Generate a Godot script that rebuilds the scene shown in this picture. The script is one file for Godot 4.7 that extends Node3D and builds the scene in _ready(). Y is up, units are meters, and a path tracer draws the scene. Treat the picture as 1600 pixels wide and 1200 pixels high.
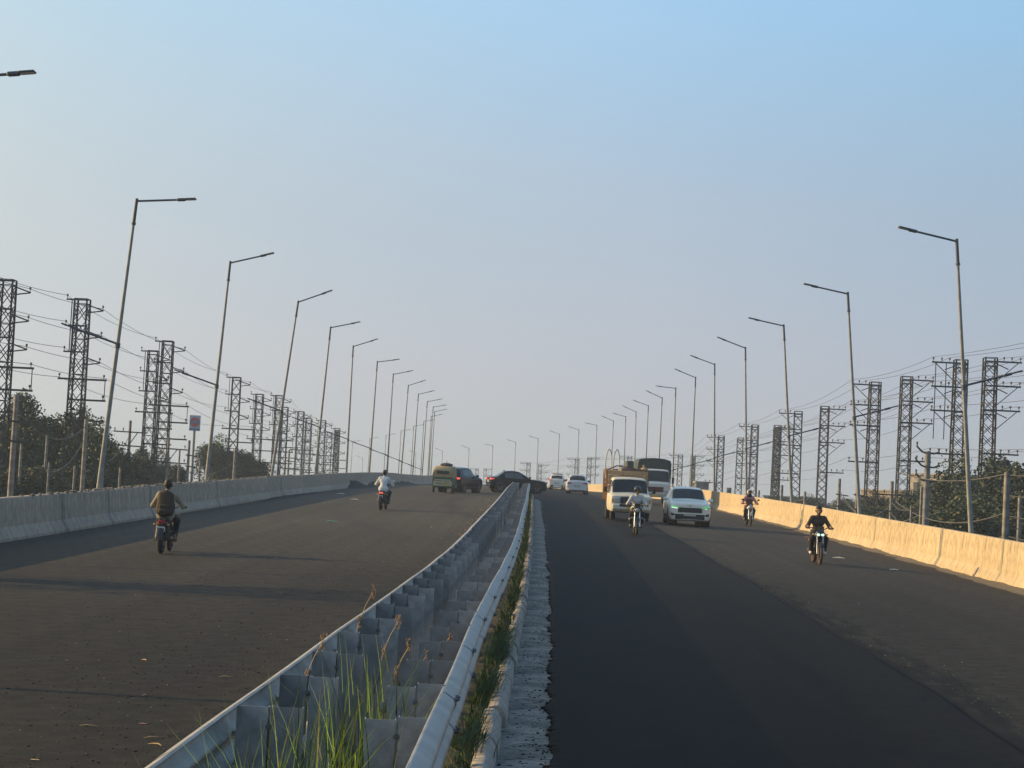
extends Node3D
# A six-lane flyover in low sun: camera at the kerb of the median, y up, the road runs towards -z. "d" is metres ahead of the camera, "u" metres across from the road's centre line.

var rng := RandomNumberGenerator.new()
var taken := {}
var mats := {}
var texs := {}

# ---------------------------------------------------------------- mesh builder
class MB:
	var v := PackedVector3Array()
	var n := PackedVector3Array()
	var c := PackedColorArray()
	var uv := PackedVector2Array()
	var idx := PackedInt32Array()
	var x := Transform3D()
	var col := Color.WHITE
	var flipped := false
	var has_uv := false

	func put(p: Vector3, nn: Vector3, t := Vector2.ZERO) -> int:
		v.append(x * p)
		n.append((x.basis * nn).normalized())
		c.append(col)
		uv.append(t)
		return v.size() - 1

	func face(a: int, b: int, d: int) -> void:
		idx.append(a); idx.append(d); idx.append(b)

	func tri(a: Vector3, b: Vector3, d: Vector3) -> void:
		var nn := (b - a).cross(d - a).normalized()
		face(put(a, nn), put(b, nn), put(d, nn))

	func quad(a: Vector3, b: Vector3, d: Vector3, e: Vector3) -> void:
		var nn := (d - a).cross(e - b).normalized()
		var i := put(a, nn, Vector2(0, 1)); put(b, nn, Vector2(1, 1)); put(d, nn, Vector2(1, 0)); put(e, nn, Vector2(0, 0))
		face(i, i + 1, i + 2); face(i, i + 2, i + 3)

	func box(o: Vector3, s: Vector3, bev := 0.0) -> void:
		var h := s * 0.5
		if bev <= 0.0:
			for k in 3:
				for sg in [-1.0, 1.0]:
					var w := Vector3.ZERO; w[k] = sg
					var a := Vector3.ZERO; a[(k + 1) % 3] = 1.0
					var b := Vector3.ZERO; b[(k + 2) % 3] = sg
					quad(o + (w - a - b) * h, o + (w + a - b) * h, o + (w + a + b) * h, o + (w - a + b) * h)
			return
		bev = minf(bev, minf(h.x, minf(h.y, h.z)) * 0.9)
		var i := h - Vector3.ONE * bev
		for k in 3:
			for sg in [-1.0, 1.0]:
				var w := Vector3.ZERO; w[k] = sg * h[k]
				var a := Vector3.ZERO; a[(k + 1) % 3] = i[(k + 1) % 3]
				var b := Vector3.ZERO; b[(k + 2) % 3] = i[(k + 2) % 3] * sg
				quad(o + w - a - b, o + w + a - b, o + w + a + b, o + w - a + b)
		for k in 3:
			var k1 := (k + 1) % 3
			var k2 := (k + 2) % 3
			for s1 in [-1.0, 1.0]:
				for s2 in [-1.0, 1.0]:
					var p := Vector3.ZERO; p[k1] = s1 * h[k1]; p[k2] = s2 * i[k2]
					var q := Vector3.ZERO; q[k1] = s1 * i[k1]; q[k2] = s2 * h[k2]
					var e := Vector3.ZERO; e[k] = i[k]
					_edge(o, p, q, e)
		for sx in [-1.0, 1.0]:
			for sy in [-1.0, 1.0]:
				for sz in [-1.0, 1.0]:
					var a := Vector3(sx * h.x, sy * i.y, sz * i.z)
					var b := Vector3(sx * i.x, sy * h.y, sz * i.z)
					var d := Vector3(sx * i.x, sy * i.y, sz * h.z)
					if sx * sy * sz > 0: tri(o + a, o + b, o + d)
					else: tri(o + a, o + d, o + b)

	func _edge(o: Vector3, p: Vector3, q: Vector3, e: Vector3) -> void:
		var nn := (q - p).cross(e)
		if nn.dot(p + q) > 0: quad(o + p - e, o + q - e, o + q + e, o + p + e)
		else: quad(o + p + e, o + q + e, o + q - e, o + p - e)

	func frame(dir: Vector3) -> Array:
		var up := Vector3.UP if absf(dir.y) < 0.92 else Vector3.RIGHT
		var s := up.cross(dir).normalized()
		return [s, dir.cross(s).normalized()]

	func tube(pts: Array, radii, sides := 8, caps := true, squash := 1.0) -> void:
		var base := v.size()
		var m := pts.size()
		var last := []
		for i in m:
			var a: Vector3 = pts[maxi(i - 1, 0)]
			var b: Vector3 = pts[mini(i + 1, m - 1)]
			var dir := (b - a).normalized()
			var f := frame(dir)
			if last:
				var s: Vector3 = last[0]
				s = (s - dir * s.dot(dir)).normalized()
				f = [s, dir.cross(s).normalized()]
			last = f
			var r: float = radii[i] if radii is Array else radii
			var p: Vector3 = pts[i]
			for k in sides:
				var t := TAU * k / sides
				var w: Vector3 = f[0] * cos(t) + f[1] * sin(t) * squash
				put(p + w * r, w, Vector2(float(k) / sides, float(i)))
		for i in m - 1:
			for k in sides:
				var a := base + i * sides + k
				var b := base + i * sides + (k + 1) % sides
				face(a, b, b + sides); face(a, b + sides, a + sides)
		if caps:
			for e in 2:
				var i := 0 if e == 0 else m - 1
				var p: Vector3 = pts[i]
				var q: Vector3 = pts[1] if e == 0 else pts[m - 2]
				var nn := (p - q).normalized()
				var keep := x
				x = Transform3D()
				var nw := (keep.basis * nn).normalized()
				var cc := put(keep * p, nw)
				for k in sides:
					put(v[base + i * sides + k], nw)
				for k in sides:
					var a := cc + 1 + k
					var b := cc + 1 + (k + 1) % sides
					if e == 0: face(cc, b, a)
					else: face(cc, a, b)
				x = keep

	func cyl(a: Vector3, b: Vector3, r0: float, r1 := -1.0, sides := 10) -> void:
		tube([a, b], [r0, r1 if r1 >= 0.0 else r0], sides)

	func bar(a: Vector3, b: Vector3, w: float, h := -1.0) -> void:   # square bar
		var dir := (b - a).normalized()
		var f := frame(dir)
		var keep := x
		x = x * Transform3D(Basis(f[0], f[1], dir), (a + b) * 0.5)
		box(Vector3.ZERO, Vector3(w, h if h > 0.0 else w, a.distance_to(b)))
		x = keep

	func ell(o: Vector3, r: Vector3, nu := 12, nv := 8) -> void:
		var base := v.size()
		for i in nv + 1:
			var ph := PI * i / nv
			for k in nu:
				var t := TAU * k / nu
				var w := Vector3(sin(ph) * cos(t), cos(ph), sin(ph) * sin(t))
				put(o + w * r, w / r)
		for i in nv:
			for k in nu:
				var a := base + i * nu + k
				var b := base + i * nu + (k + 1) % nu
				face(a, b, b + nu); face(a, b + nu, a + nu)

	func torus(o: Vector3, ax: Vector3, R: float, r: float, nu := 24, nv := 8, squash := 1.0) -> void:
		var f := frame(ax)
		var base := v.size()
		for i in nu:
			var t := TAU * i / nu
			var w: Vector3 = f[0] * cos(t) + f[1] * sin(t)
			for k in nv:
				var q := TAU * k / nv
				put(o + w * (R + r * cos(q)) + ax * r * sin(q) * squash, w * cos(q) + ax * sin(q))
		for i in nu:
			for k in nv:
				var a := base + i * nv + k
				var b := base + ((i + 1) % nu) * nv + k
				var a2 := base + i * nv + (k + 1) % nv
				var b2 := base + ((i + 1) % nu) * nv + (k + 1) % nv
				face(a, b, b2); face(a, b2, a2)

	func lathe(o: Vector3, ax: Vector3, prof: Array, nu := 24) -> void:   # prof: [along axis, radius]
		var f := frame(ax)
		for j in prof.size() - 1:
			var p: Vector2 = prof[j]
			var q: Vector2 = prof[j + 1]
			var t2 := (q - p)
			var base := v.size()
			for i in nu:
				var t := TAU * i / nu
				var w: Vector3 = f[0] * cos(t) + f[1] * sin(t)
				var nn: Vector3 = w * t2.x - ax * t2.y
				put(o + w * p.y + ax * p.x, nn); put(o + w * q.y + ax * q.x, nn)
			for i in nu:
				var a := base + i * 2
				var b := base + ((i + 1) % nu) * 2
				face(a, b, b + 1); face(a, b + 1, a + 1)

	func grid(P: Array, T = null, C = null, out := Vector3.ZERO) -> void:   # rows of equal length, smooth normals; out: a direction the normals should lean to
		var rows := P.size()
		var cols: int = P[0].size()
		var N := []
		for i in rows:
			var r := PackedVector3Array()
			for j in cols:
				var du: Vector3 = P[mini(i + 1, rows - 1)][j] - P[maxi(i - 1, 0)][j]
				var dv: Vector3 = P[i][mini(j + 1, cols - 1)] - P[i][maxi(j - 1, 0)]
				r.append(du.cross(dv).normalized())
			N.append(r)
		var flip := false
		if out != Vector3.ZERO:
			var s := 0.0
			for i in rows:
				for j in cols: s += N[i][j].dot(out)
			flip = s < 0
		var base := v.size()
		for i in rows:
			for j in cols:
				if C: col = C[i][j]
				put(P[i][j], -N[i][j] if flip else N[i][j], T[i][j] if T else Vector2.ZERO)
		for i in rows - 1:
			for j in cols - 1:
				var a := base + i * cols + j
				if flip:
					face(a, a + 1, a + cols + 1); face(a, a + cols + 1, a + cols)
				else:
					face(a, a + cols + 1, a + 1); face(a, a + cols, a + cols + 1)

	func prism(poly: PackedVector2Array, z0: float, z1: float) -> void:   # polygon in x-y drawn from z0 to z1
		var t := Geometry2D.triangulate_polygon(poly)
		var area := 0.0
		for i in poly.size(): area += poly[i].cross(poly[(i + 1) % poly.size()])
		for i in range(0, t.size(), 3):
			var a := poly[t[i]]; var b := poly[t[i + 1]]; var d := poly[t[i + 2]]
			if (b - a).cross(d - a) < 0:
				var k := b; b = d; d = k
			tri(Vector3(a.x, a.y, z1), Vector3(b.x, b.y, z1), Vector3(d.x, d.y, z1))
			tri(Vector3(a.x, a.y, z0), Vector3(d.x, d.y, z0), Vector3(b.x, b.y, z0))
		for i in poly.size():
			var a := poly[i]; var b := poly[(i + 1) % poly.size()]
			if area < 0:
				var k := a; a = b; b = k
			quad(Vector3(a.x, a.y, z0), Vector3(b.x, b.y, z0), Vector3(b.x, b.y, z1), Vector3(a.x, a.y, z1))

	func done() -> ArrayMesh:
		var a := []
		a.resize(Mesh.ARRAY_MAX)
		a[Mesh.ARRAY_VERTEX] = v
		a[Mesh.ARRAY_NORMAL] = n
		a[Mesh.ARRAY_COLOR] = c
		a[Mesh.ARRAY_TEX_UV] = uv
		a[Mesh.ARRAY_INDEX] = idx
		var m := ArrayMesh.new()
		m.add_surface_from_arrays(Mesh.PRIMITIVE_TRIANGLES, a)
		return m

# ---------------------------------------------------------------- naming and nodes
func numbered(called: String) -> String:
	var k: int = taken.get(called, 0)
	taken[called] = k + 1
	return called if k == 0 else "%s_%03d" % [called, k]

func tag(o: Node3D, label := "", category := "", group := "", kind := "") -> Node3D:
	if label: o.set_meta("label", label)
	if category: o.set_meta("category", category)
	if group: o.set_meta("group", group)
	if kind: o.set_meta("kind", kind)
	return o

func thing(called: String, label: String, category: String, at := Vector3.ZERO, turn := 0.0, group := "") -> Node3D:
	var o := Node3D.new()
	o.name = numbered(called)
	add_child(o)
	o.position = at
	o.rotation.y = turn
	tag(o, label, category, group)
	return o

func part(called: String, m, material: Material, parent: Node3D) -> MeshInstance3D:
	var o := MeshInstance3D.new()
	o.mesh = m.done() if m is MB else m
	o.material_override = material
	if parent == self:
		o.name = numbered(called)
		add_child(o)
	else:
		o.name = called
		parent.add_child(o, true)
	return o

func struct(called: String, m, material: Material) -> MeshInstance3D:
	var o := part(called, m, material, self)
	o.set_meta("kind", "structure")
	return o

func dup(o: Node3D, label: String) -> Node3D:
	var base: String = o.name
	var re := RegEx.create_from_string("_[0-9]{3}$")
	base = re.sub(base, "")
	var r: Node3D = o.duplicate()
	r.name = numbered(base)
	add_child(r)
	r.set_meta("label", label)
	return r

# ---------------------------------------------------------------- materials
func L(r: float, g: float, b: float, a := 1.0) -> Color:
	var k := Color(r, g, b).linear_to_srgb()
	k.a = a
	return k

func mat(called: String, k: Color, rough := 0.7, metal := 0.0) -> StandardMaterial3D:
	if mats.has(called): return mats[called]
	var m := StandardMaterial3D.new()
	m.resource_name = called
	m.albedo_color = k
	m.roughness = rough
	m.metallic = metal
	m.cull_mode = BaseMaterial3D.CULL_DISABLED
	mats[called] = m
	return m

func grainy(m: StandardMaterial3D, tex: String, scale: float, bump := "", strength := 0.6) -> StandardMaterial3D:
	m.albedo_texture = texs[tex]
	m.uv1_triplanar = true
	m.uv1_scale = Vector3.ONE * scale
	if bump:
		m.normal_enabled = true
		m.normal_texture = texs[bump]
		m.normal_scale = strength
	return m

func tinted(called: String, rough := 0.8, metal := 0.0) -> StandardMaterial3D:   # takes its colour from the vertices
	var m := mat(called, Color.WHITE, rough, metal)
	m.vertex_color_use_as_albedo = true
	return m

func noise(seed_: int, freq: float, oct := 4) -> FastNoiseLite:
	var f := FastNoiseLite.new()
	f.seed = seed_
	f.noise_type = FastNoiseLite.TYPE_SIMPLEX_SMOOTH
	f.frequency = freq
	f.fractal_octaves = oct
	return f

func speckle(size: int, seed_: int, lo: float, hi: float, blob: float, grain: float, tone := Color(1, 1, 1)) -> Image:   # grey grain with soft blotches, tiles at its edges
	var r := RandomNumberGenerator.new()
	r.seed = seed_
	var a := noise(seed_, 4.0 / size, 5).get_seamless_image(size, size)
	var b := noise(seed_ + 7, 60.0 / size, 3).get_seamless_image(size, size)
	var im := Image.create(size, size, false, Image.FORMAT_RGB8)
	for y in size:
		for x in size:
			var t := 0.5 + (a.get_pixel(x, y).r - 0.5) * blob + (b.get_pixel(x, y).r - 0.5) * blob * 0.6 + (r.randf() - 0.5) * grain
			t = lerpf(lo, hi, clampf(t, 0, 1))
			im.set_pixel(x, y, Color(t * tone.r, t * tone.g, t * tone.b))
	return im

func streaks(size: int, seed_: int) -> Image:   # drips and formwork marks that run down a wall
	var a := noise(seed_, 7.0 / size, 3).get_seamless_image(size, size)
	var b := noise(seed_ + 3, 22.0 / size, 3).get_seamless_image(size, size)
	var r := RandomNumberGenerator.new()
	r.seed = seed_
	var im := Image.create(size, size, false, Image.FORMAT_RGB8)
	var drip := PackedFloat32Array()
	for x in size: drip.append(clampf((b.get_pixel(x, 9).r - 0.52) * 3.0, 0.0, 1.0))
	for y in size:
		for x in size:
			var t := 0.93 + (a.get_pixel(x, y).r - 0.5) * 0.22 + (b.get_pixel(x, y / 10).r - 0.5) * 0.14 + (r.randf() - 0.5) * 0.07
			t -= drip[x] * 0.22 * clampf(b.get_pixel(x / 8, y / 3).r * 2.0 - 0.7, 0.0, 1.0)
			t = clampf(t, 0.4, 1.0)
			im.set_pixel(x, y, Color(t, t, t))
	return im

func make_textures() -> void:
	texs.asphalt = ImageTexture.create_from_image(speckle(512, 11, 0.42, 1.0, 0.55, 1.0))
	texs.macro = ImageTexture.create_from_image(speckle(512, 23, 0.62, 1.0, 1.5, 0.06))
	texs.concrete = ImageTexture.create_from_image(speckle(512, 37, 0.72, 1.0, 1.1, 0.22))
	texs.wall = ImageTexture.create_from_image(streaks(512, 41))
	texs.zinc = ImageTexture.create_from_image(speckle(256, 51, 0.80, 1.0, 1.2, 0.16))
	texs.soil = ImageTexture.create_from_image(speckle(256, 63, 0.35, 1.0, 1.2, 0.6))
	texs.cloth = ImageTexture.create_from_image(speckle(128, 77, 0.75, 1.0, 0.8, 0.3))
	var n := speckle(512, 91, 0.0, 1.0, 0.5, 0.9)
	n.bump_map_to_normal_map(3.0)
	texs.rough_n = ImageTexture.create_from_image(n)
	var w := noise(5, 0.012, 4).get_seamless_image(256, 256)
	w.convert(Image.FORMAT_RGB8)
	w.bump_map_to_normal_map(4.0)
	texs.wave_n = ImageTexture.create_from_image(w)
	# concrete edge strip with splashes of asphalt: stains with a shape of their own
	var sp := speckle(512, 101, 0.6, 1.0, 1.2, 0.35)
	var r := RandomNumberGenerator.new()
	r.seed = 8
	for k in 620:
		var cx := r.randi_range(0, 511)
		var cy := r.randi_range(0, 511)
		var rx := r.randf_range(2.0, 9.0)
		var ry := r.randf_range(1.0, 3.0)
		for dy in range(-4, 5):
			for dx in range(-10, 11):
				if Vector2(dx / rx, dy / ry).length() < 1.0 + r.randf_range(-0.3, 0.2):
					sp.set_pixel(posmod(cx + dx, 512), posmod(cy + dy, 512), Color(0.16, 0.16, 0.17))
	texs.splashed = ImageTexture.create_from_image(sp)

# ---------------------------------------------------------------- the line of the road
const P_D := [-60.0, 0.0, 12.0, 26.6, 35.0, 56.0, 84.0, 105.0, 127.0, 145.0, 167.0, 184.0, 206.0, 247.0, 268.0, 288.0, 309.0, 329.0, 350.0, 370.0, 391.0, 411.0, 432.0, 452.0, 473.0, 493.0, 514.0, 700.0]
const P_Y := [-2.9, -2.15, -1.97, -1.70, -1.50, -0.93, -0.15, 0.42, 0.95, 1.38, 1.82, 2.15, 2.42, 3.0, 3.4, 3.75, 3.95, 4.0, 3.95, 3.75, 3.55, 3.4, 3.25, 3.0, 2.8, 2.5, 2.1, -3.0]
const C_D := [-60.0, 0.0, 62.0, 145.0, 206.0, 247.0, 268.0, 288.0, 309.0, 329.0, 350.0, 370.0, 391.0, 411.0, 432.0, 452.0, 473.0, 493.0, 514.0, 700.0]
const C_X := [-0.4, 0.2, 0.85, 1.6, 2.2, 2.5, 2.5, 2.0, 0.7, -1.2, -3.8, -6.9, -10.9, -15.2, -20.2, -26.3, -33.0, -40.3, -48.0, -120.0]
const M_D := [-60.0, 0.0, 12.0, 26.6, 35.0, 56.0, 127.0, 700.0]
const M_U := [-1.5, -1.32, -1.18, -1.0, -0.92, -0.8, -0.56, -0.5]
const H_D := [-60.0, 62.0, 145.0, 206.0, 300.0, 700.0]
const H_U := [13.2, 13.15, 12.8, 12.75, 12.45, 12.5]
const D0 := -40.0
var tab := {}

func lookup(D: Array, V: Array, d: float) -> float:
	var i := 0
	while i < D.size() - 2 and D[i + 1] < d: i += 1
	return lerpf(V[i], V[i + 1], clampf((d - D[i]) / (D[i + 1] - D[i]), 0, 1))

func make_tables() -> void:
	for k in [["p", P_D, P_Y, 9], ["c", C_D, C_X, 12], ["m", M_D, M_U, 8], ["h", H_D, H_U, 10]]:
		var a := PackedFloat32Array()
		for i in 700:
			var s := 0.0
			for j in range(-k[3], k[3] + 1): s += lookup(k[1], k[2], i + D0 + j)
			a.append(s / (2 * k[3] + 1))
		tab[k[0]] = a

func at(which: String, d: float) -> float:
	var a: PackedFloat32Array = tab[which]
	var f := clampf(d - D0, 0, 698)
	var i := int(f)
	return lerpf(a[i], a[i + 1], f - i)

func um(d: float) -> float: return at("m", d)
func hw(d: float) -> float: return at("h", d)

func pt(d: float, u: float, lift := 0.0) -> Vector3:   # a point on the road's surface
	var g := (at("c", d + 1) - at("c", d - 1)) * 0.5
	var s := Vector3(1, 0, g).normalized()
	var y := at("p", d) - (0.03 * u if u > 0.0 else -0.018 * u)
	return Vector3(at("c", d), y + lift, -d) + s * u

func seam_u(d: float) -> float:   # where the newer layer ends
	return 4.85 - 1.2 * exp(-(d - 10.0) / 10.0) + 0.03 * sin(d * 0.31) + 0.02 * sin(d * 1.1)

func heading(d: float) -> float:   # turn about y that faces along the road
	return -atan((at("c", d + 1) - at("c", d - 1)) * 0.5)

func slope(d: float) -> float:
	return atan((at("p", d + 1) - at("p", d - 1)) * 0.5)

func on_ground(x: float, d: float) -> Vector3:
	var p := pt(d, x - at("c", d))
	p.x = x
	return p

# ---------------------------------------------------------------- the setting
const F := 3240.0 / 1600.0     # focal length in widths of the picture
const PITCH := 0.06166
const ROLL := 0.05

func make_sky() -> void:
	var w := 720
	var h := 360
	var im := Image.create(w, h, false, Image.FORMAT_RGBF)
	var stops := [[-90.0, Color(0.42, 0.40, 0.38)], [-6.0, Color(0.60, 0.60, 0.59)], [-0.5, Color(0.69, 0.705, 0.72)], [1.5, Color(0.685, 0.714, 0.738)], [3.5, Color(0.684, 0.715, 0.771)], [8.8, Color(0.642, 0.729, 0.827)], [13.9, Color(0.582, 0.770, 0.939)], [30.0, Color(0.55, 0.71, 0.88)], [90.0, Color(0.47, 0.61, 0.77)]]
	var nz := noise(4, 0.9, 3)
	for y in h:
		var e := 90.0 - 180.0 * (y + 0.5) / h
		var i := 0
		while i < stops.size() - 2 and stops[i + 1][0] < e: i += 1
		var t: float = clampf((e - stops[i][0]) / (stops[i + 1][0] - stops[i][0]), 0, 1)
		var base: Color = stops[i][1].lerp(stops[i + 1][1], t)
		for x in w:
			var az := wrapf((x + 0.5) / w * 360.0, -180.0, 180.0)           # 0 ahead, positive to the right
			var away := absf(wrapf(az - SUN_AZ, -180, 180))
			var near := exp(-pow(away / 50.0, 2.0)) * exp(-pow((e - 12.0) / 34.0, 2.0))
			var far := clampf((away - 80.0) / 30.0, 0.0, 1.0) * clampf(e / 12.0, 0, 1)
			var k := base.lerp(Color(0.99, 0.98, 0.90), clampf(near * 2.2, 0, 0.85))
			k = k.lerp(k * Color(0.90, 0.93, 0.91), far)
			var dir := Vector3(cos(deg_to_rad(e)) * sin(deg_to_rad(az)), sin(deg_to_rad(e)) * 3.0, -cos(deg_to_rad(e)) * cos(deg_to_rad(az)))
			k = k.lerp(k * Color(1.03, 1.01, 1.0), nz.get_noise_3dv(dir * 2.0))
			im.set_pixel(x, y, k.srgb_to_linear() / EXPOSURE)
	var m := PanoramaSkyMaterial.new()
	m.panorama = ImageTexture.create_from_image(im)
	var sky := Sky.new()
	sky.sky_material = m
	var env := Environment.new()
	env.background_mode = Environment.BG_SKY
	env.sky = sky
	env.tonemap_mode = Environment.TONE_MAPPER_LINEAR
	env.tonemap_exposure = EXPOSURE
	env.sdfgi_enabled = true
	env.ssao_enabled = true
	env.ssil_enabled = true
	env.fog_enabled = true
	env.fog_density = 0.0005
	env.fog_light_color = Color(0.80, 0.85, 0.93)
	var we := WorldEnvironment.new()
	we.name = "world_environment"
	we.environment = env
	add_child(we)

const EXPOSURE := 1.3
const SUN_AZ := -77.0
const SUN_EL := 18.5

func make_view() -> void:
	var cam := Camera3D.new()
	cam.name = "camera"
	cam.fov = rad_to_deg(2.0 * atan(600.0 / 3240.0))
	cam.near = 0.1
	cam.far = 6000.0
	cam.basis = Basis(Vector3.RIGHT, PITCH) * Basis(Vector3.BACK, ROLL)
	add_child(cam)
	cam.current = true
	make_sky()
	var sun := DirectionalLight3D.new()
	sun.name = "sun"
	sun.light_energy = 1.6
	sun.light_color = L(1.0, 0.69, 0.31)
	sun.light_angular_distance = 0.5
	sun.shadow_enabled = true
	var a := deg_to_rad(SUN_AZ)
	var e := deg_to_rad(SUN_EL)
	var s := Vector3(sin(a) * cos(e), sin(e), -cos(a) * cos(e))
	sun.basis = Basis.looking_at(-s)
	add_child(sun)

func steps(d0: float, d1: float, fine := 1.0) -> Array:
	var r := []
	var d := d0
	while d < d1:
		r.append(d)
		d += (0.6 if d < 45 else 1.0 if d < 110 else 2.0 if d < 220 else 4.0) * fine
	r.append(d1)
	return r

func surface_uv(d: float, u: float, s: float) -> Vector2:
	return Vector2(u / s, d / s)

func build_ground() -> void:
	var g := MB.new()
	var nz := noise(2, 0.01, 3)
	var P := []
	var C := []
	var T := []
	var xs := [-3000.0, -1500.0, -700.0, -300.0, -160.0, -100.0, -70.0, -50.0, -38.0, -30.0, -22.0, -14.0, 0.0, 14.0, 22.0, 30.0, 38.0, 50.0, 70.0, 100.0, 160.0, 300.0, 700.0, 1500.0, 3000.0]
	var zs := [400.0, 60.0]
	for i in 40: zs.append(40.0 - 15.0 * i)
	zs += [-700.0, -1000.0, -1600.0, -3000.0, -4500.0]
	for z in zs:
		var r := PackedVector3Array()
		var c := []
		var t := []
		for x in xs:
			var k := nz.get_noise_2d(x, z)
			r.append(Vector3(x, -6.5 + k * 0.5, z))
			c.append(Color(0.16, 0.13, 0.09).lerp(Color(0.09, 0.11, 0.045), clampf(0.5 + k * 1.5, 0, 1)))
			t.append(Vector2(x, z) / 6.0)
		P.append(r); C.append(c); T.append(t)
	g.grid(P, T, C, Vector3.UP)
	var m := tinted("earth", 0.95)
	m.albedo_texture = texs.soil
	struct("ground", g, m)

func build_road() -> void:
	var ds := steps(-30.0, 600.0)
	var n1 := noise(3, 0.11, 4)
	var n2 := noise(9, 0.5, 3)
	var n3 := noise(12, 0.035, 3)
	# old surface over the whole deck
	var g := MB.new()
	var P := []; var C := []; var T := []
	for d in ds:
		var r := PackedVector3Array(); var c := []; var t := []
		var h := hw(d) - 0.3
		var us := []
		for j in 61: us.append(lerpf(-h, h, j / 60.0))
		for j in 26: us.append(seam_u(d) - 0.1 + 0.06 * j)
		us.sort()
		for u: float in us:
			r.append(pt(d, u))
			var streak := n1.get_noise_2d(u * 9.0, d * 0.35)
			var patch := n3.get_noise_2d(u * 5.0, d)
			var k := lerpf(0.045, 0.125 if u < 0 else 0.088, smoothstep(20.0, 75.0, d)) + 0.012 * streak + 0.016 * patch  # paler with distance: road dust, and far grazing sheen painted into the colour
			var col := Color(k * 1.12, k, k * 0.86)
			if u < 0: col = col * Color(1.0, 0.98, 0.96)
			var edge := clampf((absf(u) - (h - 1.1)) / 0.9, 0, 1) * clampf(0.55 + n2.get_noise_2d(u * 2.0, d) * 1.2, 0, 1)
			col = col.lerp(Color(0.17, 0.145, 0.115), edge * 0.55)
			if u > 0:
				var off := u - seam_u(d)
				var seam := exp(-pow((off - 0.32 - 0.25 * n1.get_noise_2d(7, d)) / 0.45, 2.0)) * clampf((60.0 - d) / 25.0, 0.1, 1.0)
				col = col.lerp(Color(0.012, 0.0115, 0.011), clampf(seam * (0.8 + 2.2 * n2.get_noise_2d(u * 5.0, d * 1.2)), 0, 0.92))
				col = col.lerp(Color(0.007, 0.0065, 0.0065), exp(-pow((off - 0.06) / 0.15, 2.0)) * 0.96)
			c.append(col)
			t.append(surface_uv(d, u, 1.7))
		P.append(r); C.append(c); T.append(t)
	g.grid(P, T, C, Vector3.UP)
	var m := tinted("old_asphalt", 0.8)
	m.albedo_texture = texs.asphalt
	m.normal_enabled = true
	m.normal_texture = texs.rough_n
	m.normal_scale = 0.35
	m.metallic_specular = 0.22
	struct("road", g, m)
	# newer, darker layer on the inner lanes of the right carriageway, with a ragged edge over the concrete
	var o := MB.new()
	P = []; C = []; T = []
	var dd := []
	var d := 3.0
	while d < 590.0:
		dd.append(d)
		d += 0.035 if d < 30 else 0.07 if d < 60 else 0.3 if d < 110 else 2.0 if d < 220 else 4.0
	var sp := noise(31, 3.1, 3)
	var left := []; var right := []
	for q in dd:
		var far := clampf((q - 120.0) / 12.0, 0, 1)
		var spike := maxf(0.0, sp.get_noise_1d(q * 1.6)) * 0.07 + n1.get_noise_1d(q * 5.0) * 0.07 + n3.get_noise_1d(q * 6.0) * 0.05
		var ul := lerpf(um(q) + 1.19 - spike, -0.3, far)
		var ur := seam_u(q) + 0.015 * n2.get_noise_1d(q * 3.0)
		var r := PackedVector3Array(); var c := []; var t := []
		r.append(pt(q, ul - 0.012, 0.004)); r.append(pt(q, ul, 0.028))
		for j in 22: r.append(pt(q, lerpf(ul + 0.06, ur - 0.02, j / 21.0), 0.036))
		r.append(pt(q, ur, 0.032)); r.append(pt(q, ur + 0.025, -0.004))
		for j in r.size():
			var u := lerpf(ul, ur, clampf((j - 2) / 21.0, 0, 1))
			var wheel := exp(-pow((u - 1.9) / 0.5, 2.0)) + exp(-pow((u - 3.6) / 0.5, 2.0))
			var k := lerpf(0.0095, 0.036, smoothstep(18.0, 75.0, q)) + 0.0045 * n1.get_noise_2d(u * 12.0, q * 0.25) + 0.002 * n3.get_noise_2d(u * 8.0, q) - 0.0005 * wheel  # paler with distance: the grazing sky sheen is painted into this layer
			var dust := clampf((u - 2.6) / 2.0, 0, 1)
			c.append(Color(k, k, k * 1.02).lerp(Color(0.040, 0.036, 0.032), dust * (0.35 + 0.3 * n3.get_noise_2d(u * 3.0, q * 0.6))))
			t.append(surface_uv(q, u, 1.3))
		P.append(r); C.append(c); T.append(t)
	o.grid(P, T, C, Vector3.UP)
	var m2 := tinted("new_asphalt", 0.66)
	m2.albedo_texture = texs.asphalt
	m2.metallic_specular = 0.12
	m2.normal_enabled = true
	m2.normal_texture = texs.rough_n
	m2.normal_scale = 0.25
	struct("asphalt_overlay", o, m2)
	# concrete edge strip and kerbs of the median, soil between them
	var con := mat("strip_concrete", L(0.33, 0.285, 0.25), 0.95)
	con.albedo_texture = texs.splashed
	var strip := MB.new()
	P = []; T = []
	for q in steps(2.0, 127.0, 0.5):
		var r := PackedVector3Array(); var t := []
		for j in 6:
			var u := um(q) + lerpf(0.76, 1.4, j / 5.0)
			r.append(pt(q, u, 0.008 + 0.003 * n2.get_noise_2d(u * 5.0, q * 3.0)))
			t.append(Vector2(u / 2.4, q / 3.4))
		P.append(r); T.append(t)
	strip.grid(P, T, null, Vector3.UP)
	struct("gutter", strip, con)
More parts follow.
